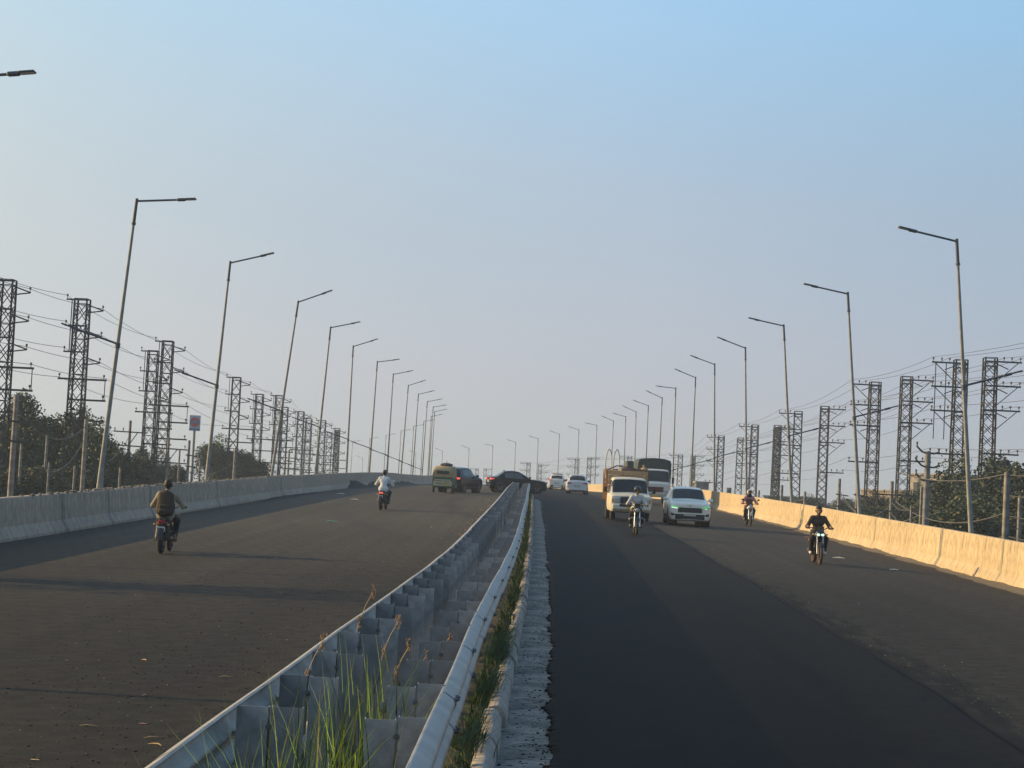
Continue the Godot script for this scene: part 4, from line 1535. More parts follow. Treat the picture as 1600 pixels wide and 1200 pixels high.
func wheel(parent: Node3D, p: Vector3, r: float, w: float, rim_c: Material, rubber: Material) -> void:
	var t := MB.new()
	t.lathe(Vector3.ZERO, Vector3.RIGHT, [Vector2(-w / 2, r * 0.66), Vector2(-w / 2, r * 0.9), Vector2(-w * 0.38, r * 0.985), Vector2(0, r), Vector2(w * 0.38, r * 0.985), Vector2(w / 2, r * 0.9), Vector2(w / 2, r * 0.66)], 24)
	var o := part("wheel", t, rubber, parent)
	o.position = p
	var d := MB.new()
	var s := signf(p.x)
	d.lathe(Vector3.ZERO, Vector3.RIGHT * s, [Vector2(w * 0.30, 0.001), Vector2(w * 0.30, r * 0.2), Vector2(w * 0.18, r * 0.25), Vector2(w * 0.18, r * 0.5), Vector2(w * 0.42, r * 0.67)], 20)
	for k in 5:
		var a := TAU * k / 5.0
		d.bar(Vector3(s * w * 0.3, 0, 0), Vector3(s * w * 0.36, cos(a) * r * 0.64, sin(a) * r * 0.64), r * 0.16, 0.02)
	part("rim", d, rim_c, o)

func bx(o: Vector3, s: Vector3, bev := 0.01) -> MB:
	var b := MB.new()
	b.box(o, s, bev)
	return b

const SUV := [[-2.10, 0.30, 0.80, 0.86, 0.66, 0.76, 0.70, 0.55], [-2.05, 0.23, 0.88, 0.93, 0.78, 0.85, 0.77, 0.62], [-1.85, 0.20, 0.94, 0.99, 0.85, 0.888, 0.81, 0.66], [-1.35, 0.20, 0.99, 1.04, 0.86, 0.895, 0.83, 0.66], [-0.95, 0.20, 1.01, 1.08, 0.86, 0.895, 0.84, 0.66], [-0.28, 0.20, 1.03, 1.53, 0.86, 0.895, 0.83, 0.62], [0.3, 0.20, 1.04, 1.60, 0.86, 0.895, 0.83, 0.62], [1.2, 0.20, 1.06, 1.57, 0.86, 0.895, 0.83, 0.60], [1.72, 0.22, 1.06, 1.46, 0.85, 0.885, 0.82, 0.58], [2.02, 0.27, 1.04, 1.10, 0.82, 0.87, 0.80, 0.62], [2.10, 0.34, 0.96, 1.02, 0.70, 0.80, 0.72, 0.55]]
const SALOON := [[-2.0, 0.30, 0.68, 0.74, 0.56, 0.68, 0.62, 0.5], [-1.94, 0.22, 0.78, 0.83, 0.74, 0.80, 0.72, 0.6], [-1.7, 0.20, 0.84, 0.89, 0.80, 0.835, 0.76, 0.62], [-1.2, 0.20, 0.90, 0.95, 0.82, 0.845, 0.78, 0.62], [-0.85, 0.20, 0.93, 0.99, 0.82, 0.845, 0.78, 0.62], [-0.1, 0.20, 0.95, 1.42, 0.82, 0.845, 0.77, 0.55], [0.35, 0.20, 0.96, 1.49, 0.82, 0.845, 0.77, 0.55], [0.95, 0.20, 0.98, 1.43, 0.82, 0.845, 0.77, 0.53], [1.5, 0.22, 1.00, 1.07, 0.81, 0.84, 0.76, 0.58], [1.86, 0.26, 1.00, 1.05, 0.79, 0.825, 0.74, 0.58], [1.99, 0.36, 0.92, 0.98, 0.66, 0.75, 0.68, 0.5]]

func place_on_road(o: Node3D, x: float, d: float, turn: float) -> void:   # stands on the road, tilted with it
	var p := on_ground(x, d)
	o.position = p + Vector3(0, 0.03, 0)
	var h := heading(d)
	o.basis = Basis(Vector3.UP, h) * Basis(Vector3.RIGHT, slope(d)) * Basis(Vector3.UP, turn)

func car(called: String, label: String, shape: Array, size: Vector3, paint: Material, front := {}, rear := {}, plate_c := "plate_white") -> Node3D:
	var o := thing(called, label, "car")
	var sh := Shell.new(shape, size)
	var z := size.z * 2.1 if shape == SUV else size.z * 2.0
	var x := size.x
	var y := size.y
	var glass := mat("car_glass", L(0.012, 0.015, 0.018), 0.08)
	var black := mat("black_trim", L(0.015, 0.015, 0.016), 0.5)
	var chrome := mat("chrome", L(0.6, 0.6, 0.62), 0.2, 0.9)
	var rubber := mat("tyre_rubber", L(0.022, 0.021, 0.021), 0.85)
	var rim := mat("alloy", L(0.4, 0.4, 0.42), 0.35, 0.7)
	var red := mat("tail_red", L(0.30, 0.012, 0.012), 0.25)
	var plate := mat(plate_c, L(0.6, 0.6, 0.58), 0.5)
	part("body", sh.body(), paint, o)
	part("windscreen", sh.patch(4.12, 4.95, 5.9, 8.0), glass, o)
	part("rear_window", sh.patch(8.1 if shape == SUV else 7.15, 8.82 if shape == SUV else 7.95, 6.05, 8.0), glass, o)
	for s in [1.0, -1.0]:
		part("side_window", sh.patch(4.55, 5.95, 5.1, 5.86, 0.006, [s], 0.35), front.get("side_glass", glass), o)
		part("side_window", sh.patch(6.05, 7.2 if shape == SUV else 7.1, 5.1, 5.86, 0.006, [s]), front.get("side_glass", glass), o)
		if shape == SUV: part("quarter_window", sh.patch(7.3, 7.95, 5.15, 5.8, 0.006, [s]), glass, o)
		part("sill_trim", sh.patch(2.2, 8.2, 2.0, 2.55, 0.008, [s]), black, o)
		for e in [6.0, 7.15]:
			var q := sh.S(e - 0.12, 4.5)
			part("door_handle", bx(Vector3(s * (q.x + 0.012), q.y, q.z), Vector3(0.03, 0.03, 0.18)), chrome if front.get("chrome", false) else paint, o)
		var m := MB.new()
		var mp := Vector3(s * (0.92 * x + 0.06), 1.08 * y, -0.72 * size.z)
		m.ell(mp, Vector3(0.125, 0.085, 0.07), 12, 8)
		m.bar(mp, Vector3(s * 0.83 * x, 1.05 * y, -0.70 * size.z), 0.05)
		part("mirror", m, front.get("mirror_left", paint) if s > 0 and front.has("mirror_left") else front.get("mirror", paint), o)
	var wb := 1.30 * size.z
	for s in [1.0, -1.0]:
		for e in [-1.0, 1.0]:
			var wz: float = e * wb + 0.02
			var arch := MB.new()
			arch.cyl(Vector3(s * 0.5 * x, 0.34, wz), Vector3(s * (sh.S(3.0 if e < 0 else 7.6, 3.0).x + 0.004), 0.34, wz), 0.40, -1, 24)
			part("wheel_arch", arch, black, o)
			wheel(o, Vector3(s * (sh.S(3.0 if e < 0 else 7.6, 3.0).x - 0.085), 0.325, wz), 0.325, 0.2, rim, rubber)
	# front
	if front.get("grille", true):
		var fz := -z - 0.004
		part("grille", bx(Vector3(0, 0.655 * y, fz + 0.02), Vector3(1.06 * x, 0.23 * y, 0.05), 0.03), black, o)
		if front.has("badge"): part("badge", bx(Vector3(0, 0.86 * y, fz - 0.012), Vector3(0.09, 0.08, 0.012), 0.03), chrome, o)
		for i in 9:
			part("grille_bar", bx(Vector3((-0.44 + 0.11 * i) * x, 0.66 * y, fz - 0.008), Vector3(0.012, 0.16 * y, 0.012), 0.003), mat("grille_grey", L(0.05, 0.05, 0.055), 0.4), o)
		var fr := MB.new()
		fr.box(Vector3(0, 0.765 * y, fz - 0.004), Vector3(1.0 * x, 0.018, 0.03), 0.006)
		part("chrome_strip", fr, chrome, o)
		part("lower_intake", bx(Vector3(0, 0.38 * y, fz + 0.01), Vector3(1.26 * x, 0.22 * y, 0.05), 0.02), black, o)
		part("skid_plate", bx(Vector3(0, 0.262 * y, fz + 0.01), Vector3(0.9 * x, 0.04, 0.06), 0.012), mat("skid", L(0.33, 0.33, 0.34), 0.4, 0.3), o)
		var pl := part("number_plate", bx(Vector3(0, 0.47 * y, fz - 0.028), Vector3(0.5, 0.11, 0.012), 0.003), plate, o)
		for i in 8: part("digit", bx(Vector3(-0.19 + 0.054 * i, 0.47 * y, fz - 0.035), Vector3(0.022, 0.055, 0.004), 0.0), black, pl)
		for s in [1.0, -1.0]:
			var hl := MB.new()
			hl.prism(PackedVector2Array([Vector2(s * 0.46, 0.70), Vector2(s * 0.80, 0.735), Vector2(s * 0.83, 0.83), Vector2(s * 0.70, 0.815), Vector2(s * 0.5, 0.775)]), fz - 0.012, fz + 0.13)
			var h := part("headlight", hl, mat("headlight_glass", L(0.35, 0.38, 0.38), 0.15), o)
			if front.has("drl"):
				var g := MB.new()
				g.prism(PackedVector2Array([Vector2(s * 0.48, 0.752), Vector2(s * 0.81, 0.79), Vector2(s * 0.83, 0.832), Vector2(s * 0.70, 0.818), Vector2(s * 0.5, 0.778)]), fz - 0.022, fz - 0.012)
				part("running_light", g, front.drl, h)
				var g2 := MB.new()
				if s > 0: g2.prism(PackedVector2Array([Vector2(s * 0.52, 0.705), Vector2(s * 0.79, 0.735), Vector2(s * 0.80, 0.782), Vector2(s * 0.55, 0.745)]), fz - 0.02, fz - 0.012)
				else: g2.prism(PackedVector2Array([Vector2(s * 0.62, 0.715), Vector2(s * 0.74, 0.73), Vector2(s * 0.74, 0.75), Vector2(s * 0.62, 0.735)]), fz - 0.02, fz - 0.012)
				part("lamp_bulb_light", g2, front.beam, h)
			var fg := MB.new()
			fg.prism(PackedVector2Array([Vector2(s * 0.60, 0.46), Vector2(s * 0.80, 0.54), Vector2(s * 0.82, 0.44), Vector2(s * 0.72, 0.40)]), fz - 0.006, fz + 0.15)
			part("fog_lamp_surround", fg, black, o)
	if rear.get("on", true):
		var rz := z + 0.004
		var dark := mat("bumper_grey", L(0.03, 0.03, 0.032), 0.6)
		part("rear_bumper", bx(Vector3(0, 0.40 * y, rz - 0.06), Vector3(1.5 * x, 0.26 * y, 0.16), 0.05), paint if rear.get("painted", false) else dark, o)
		part("bumper_insert", bx(Vector3(0, 0.31 * y, rz - 0.02), Vector3(1.3 * x, 0.08, 0.12), 0.02), dark, o)
		var pl := part("number_plate", bx(Vector3(0, rear.get("plate_y", 0.70) * y, rz + 0.008), Vector3(0.5, 0.12, 0.012), 0.003), plate, o)
		for i in 8: part("digit", bx(Vector3(-0.19 + 0.054 * i, rear.get("plate_y", 0.70) * y, rz + 0.016), Vector3(0.022, 0.055, 0.004), 0.0), black, pl)
		part("garnish", bx(Vector3(0, (rear.get("plate_y", 0.70) + 0.085) * y, rz + 0.0), Vector3(0.7 * x, 0.03, 0.02), 0.006), chrome if rear.get("chrome", false) else dark, o)
		for s in [1.0, -1.0]:
			var tl := MB.new()
			if rear.get("tall", false):
				tl.box(Vector3(s * 0.80 * x, 0.98 * y, z - 0.07), Vector3(0.14, 0.36 * y, 0.14), 0.03)
			else:
				tl.prism(PackedVector2Array([Vector2(s * 0.42 * x, 0.86 * y), Vector2(s * 0.80 * x, 0.83 * y), Vector2(s * 0.855 * x, 0.95 * y), Vector2(s * 0.66 * x, 0.97 * y), Vector2(s * 0.45 * x, 0.92 * y)]), rz - 0.26, rz + 0.006)
			part("tail_light", tl, rear.get("lamp_%s" % ("right" if s > 0 else "left"), red), o)
		if rear.get("spoiler", false):
			part("spoiler", bx(Vector3(0, 1.545 * y, 1.62 * size.z), Vector3(1.05 * x, 0.03, 0.26), 0.012), paint, o)
		part("high_brake_light", bx(Vector3(0, (1.50 if shape == SUV else 1.37) * y, (1.70 if shape == SUV else 1.06) * size.z), Vector3(0.25, 0.02, 0.03), 0.006), red, o)
		var an := MB.new()
		an.prism(PackedVector2Array([Vector2(-0.02, 0), Vector2(0.12, 0), Vector2(0.10, 0.07), Vector2(0.08, 0.07)]), -0.012, 0.012)
		var fin := part("roof_fin", an, black, o)
		fin.position = Vector3(0, (1.60 if shape == SUV else 1.47) * y, (1.05 if shape == SUV else 0.85) * size.z)
		fin.rotation.y = -PI / 2
	return o

func build_cars() -> void:
	var white := mat("white_paint", L(0.74, 0.70, 0.63), 0.3)
	white.clearcoat_enabled = true
	var navy := mat("navy_paint", L(0.010, 0.016, 0.030), 0.22)
	navy.metallic_specular = 0.3
	var black_p := mat("black_paint", L(0.008, 0.012, 0.015), 0.2)
	black_p.metallic_specular = 0.3
	var silver := mat("silver_paint", L(0.55, 0.57, 0.60), 0.28, 0.2)
	silver.clearcoat_enabled = true
	var drl := mat("green_running_light", L(0.05, 0.5, 0.1), 0.3)
	drl.emission_enabled = true
	drl.emission = L(0.08, 0.95, 0.16)
	drl.emission_energy_multiplier = 0.42
	var beam := mat("mint_headlight", L(0.6, 0.9, 0.7), 0.3)
	beam.emission_enabled = true
	beam.emission = L(0.8, 1.0, 0.84)
	beam.emission_energy_multiplier = 0.7
	var blackm := mat("black_trim", L(0.015, 0.015, 0.016), 0.5)
	var lit := mat("lit_tail_light", L(0.6, 0.05, 0.04), 0.3)
	lit.emission_enabled = true
	lit.emission = L(0.85, 0.12, 0.08)
	lit.emission_energy_multiplier = 0.7
	var o := car("white_suv", "white SUV coming towards the camera with bright green running lights", SUV, Vector3(1.0, 1.0, 1.0), white, {"drl": drl, "beam": beam, "badge": true, "chrome": true, "mirror_left": white, "mirror": white})
	place_on_road(o, 7.86, 90.6, PI)
	part("roof_rail", bx(Vector3(0.60, 1.60, 0.5), Vector3(0.03, 0.03, 1.5)), blackm, o)
	part("roof_rail", bx(Vector3(-0.60, 1.60, 0.5), Vector3(0.03, 0.03, 1.5)), blackm, o)
	var seat := mat("beige_seat", L(0.36, 0.31, 0.22), 0.8)
	o = car("dark_blue_suv", "dark navy blue SUV driving away beside the yellow auto rickshaw", SUV, Vector3(0.99, 1.02, 0.95), navy, {"mirror": blackm, "side_glass": mat("reflection_toned_glass", L(0.075, 0.09, 0.10), 0.12)}, {"lamp_right": lit, "plate_y": 0.66})  # paler side glass: reflections put into its colour, on the sedan too
	place_on_road(o, -3.15, 138.5, -0.36)
	o = car("black_sedan", "black sedan turning across the gap at the end of the median, brake lights on", SALOON, Vector3(0.99, 1.0, 1.0), black_p, {"mirror": black_p, "side_glass": mat("reflection_toned_glass", L(0.075, 0.09, 0.10), 0.12)}, {"lamp_right": lit, "lamp_left": lit, "painted": true, "plate_y": 0.74, "chrome": true})
	place_on_road(o, 0.65, 143.5, -1.34)
	o = car("silver_hatchback", "silver white hatchback driving away in the right carriageway, rear towards the camera", SUV, Vector3(0.965, 0.95, 0.93), silver, {"mirror": blackm}, {"painted": true, "spoiler": true, "plate_y": 0.60})
	place_on_road(o, 5.60, 165.5, -0.03)
	o = car("white_suv_with_rack", "small white SUV with a dark roof rack, farthest car driving away", SUV, Vector3(0.98, 1.09, 0.97), white, {"mirror": blackm}, {"tall": true, "plate_y": 0.66, "lamp_left": lit})
	place_on_road(o, 5.55, 230.0, -0.05)
	part("roof_rack", bx(Vector3(0, 1.79, 0.5), Vector3(1.15, 0.05, 1.6)), blackm, o)
	part("white_sign", bx(Vector3(0.1, 0.40, 2.075), Vector3(0.9, 0.22, 0.02)), white, o)

func build_pickup() -> void:
	var cream := mat("cream_paint", L(0.62, 0.58, 0.48), 0.35)
	var glass := mat("car_glass", L(0.012, 0.015, 0.018), 0.08)
	var black := mat("black_trim", L(0.015, 0.015, 0.016), 0.5)
	var chrome := mat("chrome", L(0.6, 0.6, 0.62), 0.2, 0.9)
	var rubber := mat("tyre_rubber", L(0.022, 0.021, 0.021), 0.85)
	var rim := mat("steel_rim", L(0.2, 0.2, 0.2), 0.5, 0.4)
	var lampm := mat("headlight_glass", L(0.35, 0.38, 0.38), 0.15)
	var wood := grainy(mat("tan_plank", L(0.58, 0.36, 0.18), 0.8), "cloth", 1.2)
	var wood2 := grainy(mat("worn_plank", L(0.52, 0.34, 0.19), 0.85), "cloth", 1.4)
	var grey := mat("load_grey", L(0.20, 0.19, 0.17), 0.8)
	var o := thing("pickup_truck", "cream pickup truck with a tall tan cargo body, coming towards the camera", "pickup")
	var sh := Shell.new([[-2.35, 0.46, 0.98, 1.03, 0.70, 0.78, 0.77, 0.6], [-2.30, 0.40, 1.04, 1.08, 0.80, 0.86, 0.84, 0.66], [-2.0, 0.38, 1.07, 1.11, 0.84, 0.88, 0.86, 0.68], [-1.5, 0.38, 1.11, 1.15, 0.85, 0.88, 0.86, 0.68], [-1.35, 0.38, 1.12, 1.18, 0.85, 0.88, 0.86, 0.68], [-0.95, 0.38, 1.15, 1.74, 0.85, 0.88, 0.85, 0.70], [-0.6, 0.38, 1.15, 1.83, 0.85, 0.88, 0.85, 0.71], [0.02, 0.38, 1.15, 1.83, 0.85, 0.88, 0.85, 0.71], [0.08, 0.42, 1.14, 1.80, 0.83, 0.86, 0.83, 0.69]])
	part("cab", sh.body(), cream, o)
	part("windscreen", sh.patch(4.06, 4.97, 5.75, 8.0), glass, o)
	for s in [1.0, -1.0]:
		part("side_window", sh.patch(4.5, 6.9, 5.1, 5.88, 0.006, [s], 0.3), glass, o)
		var m := MB.new()
		m.box(Vector3(s * 1.05, 1.30, -1.1), Vector3(0.15, 0.22, 0.07), 0.03)
		m.bar(Vector3(s * 1.0, 1.22, -1.1), Vector3(s * 0.85, 1.15, -1.05), 0.03)
		part("mirror", m, black, o)
		var h := part("headlight", bx(Vector3(s * 0.61, 0.87, -2.37), Vector3(0.28, 0.19, 0.06), 0.03), lampm, o)
		part("indicator", bx(Vector3(s * 0.79, 0.87, -2.33), Vector3(0.08, 0.18, 0.08), 0.02), mat("amber", L(0.5, 0.25, 0.06), 0.3), h)
		var f := MB.new()
		f.cyl(Vector3(s * 0.60, 0.60, -2.47), Vector3(s * 0.60, 0.60, -2.40), 0.075, -1, 16)
		part("fog_lamp", f, black, o)
		wheel(o, Vector3(s * 0.72, 0.35, -1.55), 0.35, 0.2, rim, rubber)
		wheel(o, Vector3(s * 0.72, 0.35, 1.45), 0.35, 0.2, rim, rubber)
	part("grille", bx(Vector3(0, 0.86, -2.37), Vector3(0.92, 0.34, 0.05), 0.03), black, o)
	for i in 6: part("grille_slat", bx(Vector3(-0.3 + 0.12 * i, 0.86, -2.40), Vector3(0.03, 0.28, 0.02), 0.006), mat("slat_grey", L(0.06, 0.06, 0.065), 0.4), o)
	part("badge", bx(Vector3(0, 0.87, -2.415), Vector3(0.05, 0.2, 0.015), 0.005), chrome, o)
	part("bumper", bx(Vector3(0, 0.60, -2.40), Vector3(1.66, 0.27, 0.16), 0.06), cream, o)
	part("bumper_slot", bx(Vector3(0, 0.67, -2.485), Vector3(1.0, 0.11, 0.01), 0.003), black, o)
	part("number_plate", bx(Vector3(0, 0.56, -2.49), Vector3(0.42, 0.12, 0.012), 0.003), mat("plate_yellow", L(0.5, 0.38, 0.08), 0.5), o)
	part("underrun", bx(Vector3(0, 0.42, -2.2), Vector3(1.3, 0.12, 0.2), 0.02), black, o)
	part("chassis", bx(Vector3(0, 0.55, 0.7), Vector3(0.9, 0.16, 4.0), 0.02), black, o)
	part("bed_floor", bx(Vector3(0, 0.78, 1.3), Vector3(1.70, 0.1, 2.4), 0.01), black, o)
	for s in [1.0, -1.0]:
		for i in 6:
			part("side_plank", bx(Vector3(s * 0.86, 0.94 + 0.215 * i, 1.3), Vector3(0.035, 0.2, 2.42), 0.008), [wood, wood2][i % 2], o)
		for i in 5:
			part("stake", bx(Vector3(s * 0.89, 1.45, 0.13 + 0.585 * i), Vector3(0.04, 1.36, 0.06), 0.006), mat("rust_iron", L(0.16, 0.085, 0.05), 0.8, 0.2), o)
	for i in 6: part("front_plank", bx(Vector3(0, 0.94 + 0.215 * i, 0.11), Vector3(1.68, 0.2, 0.035), 0.008), [wood2, wood][i % 2], o)
	var fr := MB.new()
	for p in [[Vector3(-0.86, 2.14, 0.1), Vector3(0.5, 2.32, 0.1)], [Vector3(-0.86, 2.14, 0.1), Vector3(-0.86, 2.14, 2.5)], [Vector3(0.86, 2.14, 0.1), Vector3(0.86, 2.14, 2.5)], [Vector3(-0.86, 2.14, 2.5), Vector3(0.86, 2.14, 2.5)], [Vector3(0.5, 2.32, 0.1), Vector3(0.86, 2.14, 0.1)]]:
		fr.cyl(p[0], p[1], 0.03, -1, 6)
	part("top_rail", fr, mat("rust_iron", L(0.16, 0.085, 0.05), 0.8, 0.2), o)
	place_on_road(o, 5.22, 89.9, PI + 0.03)
	# what it carries
	var base := o.transform
	var c := thing("crate", "grey boxy load standing above the pickup's cab", "crate", Vector3.ZERO)
	part("box", bx(Vector3(0, 0.22, 0), Vector3(0.85, 0.44, 0.7), 0.03), grey, c)
	part("lid", bx(Vector3(0, 0.46, 0), Vector3(0.88, 0.04, 0.73), 0.01), mat("load_lid", L(0.26, 0.25, 0.23), 0.8), c)
	c.transform = base * Transform3D(Basis(Vector3.UP, 0.1), Vector3(-0.1, 1.75, 0.62))
	c = thing("drum", "dark upright drum on the pickup's load behind the cab", "drum", Vector3.ZERO)
	var dm := MB.new()
	dm.lathe(Vector3.ZERO, Vector3.UP, [Vector2(0, 0.0), Vector2(0, 0.2), Vector2(0.3, 0.21), Vector2(0.31, 0.2), Vector2(0.6, 0.21), Vector2(0.9, 0.2), Vector2(0.9, 0.0)], 20)
	part("barrel", dm, mat("drum_green", L(0.05, 0.07, 0.07), 0.6), c)
	var dr := MB.new()
	for yy in [0.3, 0.6]: dr.torus(Vector3(0, yy, 0), Vector3.UP, 0.207, 0.012, 20, 5)
	part("hoop", dr, mat("drum_green", L(0.05, 0.07, 0.07), 0.6), c)
	c.transform = base * Transform3D(Basis(), Vector3(-0.15, 1.65, 1.5))
	for k in 2:
		c = thing("wire_hoop", "tall pale wire loop standing on the pickup's load, the %s of two" % ["left", "right"][k], "hoop", Vector3.ZERO, 0.0, "wire loops on the pickup")
		var w := MB.new()
		var pts := []
		for i in 25: pts.append(Vector3(0.15 * cos(TAU * i / 24.0), 0.75 + 0.72 * sin(TAU * i / 24.0), 0))
		w.tube(pts, 0.028, 6, false)
		part("loop", w, mat("pale_wire", L(0.5, 0.5, 0.48), 0.6), c)
		var f := MB.new()
		f.bar(Vector3(-0.12, 0.02, 0), Vector3(0.12, 0.02, 0), 0.04)
		part("foot", f, mat("pale_wire", L(0.5, 0.5, 0.48), 0.6), c)
		c.transform = base * Transform3D(Basis(Vector3.UP, 0.3), Vector3(0.78 - 0.34 * k, 1.55, 1.3))
	c = thing("bundle", "small tan sack on the left front corner of the pickup's load", "sack", Vector3.ZERO)
	var sm := MB.new()
	sm.ell(Vector3(0, 0.16, 0), Vector3(0.2, 0.17, 0.22), 12, 8)
	part("sack", sm, grainy(mat("sack_cloth", L(0.42, 0.30, 0.18), 0.95), "cloth", 3.0), c)
	var sk := MB.new()
	sk.tube([Vector3(0, 0.3, 0), Vector3(0.01, 0.35, 0), Vector3(0.03, 0.42, 0.01)], [0.06, 0.035, 0.07], 8)
	part("neck", sk, grainy(mat("sack_cloth", L(0.42, 0.30, 0.18), 0.95), "cloth", 3.0), c)
	c.transform = base * Transform3D(Basis(), Vector3(-0.72, 1.98, 0.45))

func build_truck() -> void:
	var white := mat("truck_white", L(0.55, 0.55, 0.52), 0.4)
	var glass := mat("car_glass", L(0.012, 0.015, 0.018), 0.08)
	var black := mat("black_trim", L(0.015, 0.015, 0.016), 0.5)
	var rubber := mat("tyre_rubber", L(0.022, 0.021, 0.021), 0.85)
	var rim := mat("steel_rim", L(0.2, 0.2, 0.2), 0.5, 0.4)
	var tarp := grainy(mat("tarpaulin", L(0.018, 0.038, 0.04), 0.6), "cloth", 0.8, "wave_n", 0.9)
	var o := thing("covered_truck", "white truck under a dark green tarpaulin hood, behind the pickup", "truck")
	var sh := Shell.new([[-2.9, 0.62, 1.28, 1.34, 0.90, 0.96, 0.95, 0.8], [-2.85, 0.55, 1.34, 1.40, 0.97, 1.02, 1.0, 0.84], [-2.7, 0.52, 1.36, 1.44, 1.0, 1.03, 1.01, 0.85], [-2.62, 0.52, 1.37, 1.50, 1.0, 1.03, 1.01, 0.86], [-2.58, 0.52, 1.38, 1.56, 1.0, 1.03, 1.01, 0.86], [-2.3, 0.52, 1.40, 2.22, 1.0, 1.03, 1.0, 0.88], [-2.0, 0.52, 1.40, 2.32, 1.0, 1.03, 1.0, 0.89], [-1.3, 0.52, 1.40, 2.32, 1.0, 1.03, 1.0, 0.89], [-1.25, 0.56, 1.40, 2.28, 0.98, 1.0, 0.98, 0.87]])
	part("cab", sh.body(), white, o)
	part("windscreen", sh.patch(3.6, 4.97, 5.6, 8.0), glass, o)
	for s in [1.0, -1.0]:
		part("side_window", sh.patch(4.6, 6.7, 5.1, 5.86, 0.006, [s], 0.2), glass, o)
		var m := MB.new()
		m.box(Vector3(s * 1.17, 1.62, -2.55), Vector3(0.16, 0.4, 0.08), 0.03)
		m.bar(Vector3(s * 1.15, 1.8, -2.55), Vector3(s * 0.98, 1.85, -2.4), 0.03)
		part("mirror", m, black, o)
		var h := MB.new()
		h.cyl(Vector3(s * 0.72, 0.86, -2.94), Vector3(s * 0.72, 0.86, -2.88), 0.11, -1, 16)
		part("headlight", h, mat("headlight_glass", L(0.35, 0.38, 0.38), 0.15), o)
		for z in [-2.2, 1.7]: wheel(o, Vector3(s * 0.86, 0.42, z), 0.42, 0.24, rim, rubber)
	part("grille", bx(Vector3(0, 1.0, -2.92), Vector3(1.1, 0.34, 0.04), 0.02), mat("red_grille", L(0.10, 0.02, 0.02), 0.5), o)
	for i in 4: part("grille_bar", bx(Vector3(0, 0.88 + 0.08 * i, -2.945), Vector3(1.06, 0.02, 0.015), 0.004), black, o)
	part("bumper", bx(Vector3(0, 0.60, -2.95), Vector3(2.0, 0.24, 0.16), 0.04), mat("bumper_cream", L(0.34, 0.32, 0.28), 0.5), o)
	part("number_plate", bx(Vector3(0, 0.60, -3.035), Vector3(0.45, 0.12, 0.012), 0.003), mat("plate_yellow", L(0.5, 0.38, 0.08), 0.5), o)
	part("chassis", bx(Vector3(0, 0.66, 0.6), Vector3(0.9, 0.22, 5.4), 0.02), black, o)
	part("load_body", bx(Vector3(0, 1.2, 1.15), Vector3(2.16, 0.75, 4.7), 0.03), mat("truck_brown", L(0.13, 0.08, 0.05), 0.7), o)
	for i in 6:
		for s in [1.0, -1.0]: part("side_rib", bx(Vector3(s * 1.1, 1.2, -1.0 + 0.86 * i), Vector3(0.05, 0.75, 0.08), 0.01), mat("truck_brown2", L(0.10, 0.06, 0.04), 0.7), o)
	var t := MB.new()
	var P := []
	for i in 13:
		var z := lerpf(-1.22, 3.5, i / 12.0)
		var sag := 0.04 * sin(i * PI)  - (0.03 if i % 2 else 0.0)
		var r := PackedVector3Array()
		for w in [Vector2(-1.1, 1.5), Vector2(-1.12, 2.0), Vector2(-1.11, 2.7), Vector2(-1.04, 2.93), Vector2(-0.7, 3.03), Vector2(0, 3.08), Vector2(0.7, 3.03), Vector2(1.04, 2.93), Vector2(1.11, 2.7), Vector2(1.12, 2.0), Vector2(1.1, 1.5)]:
			r.append(Vector3(w.x * (1.0 + sag * 0.3), w.y + sag, z))
		P.append(r)
	t.grid(P, null, null, Vector3.UP)
	for e in 2:
		var r: PackedVector3Array = P[0] if e == 0 else P[12]
		for i in range(1, 10): t.tri(r[0], r[i], r[i + 1])
	part("tarpaulin", t, tarp, o)
	place_on_road(o, 9.85, 140.5, PI)

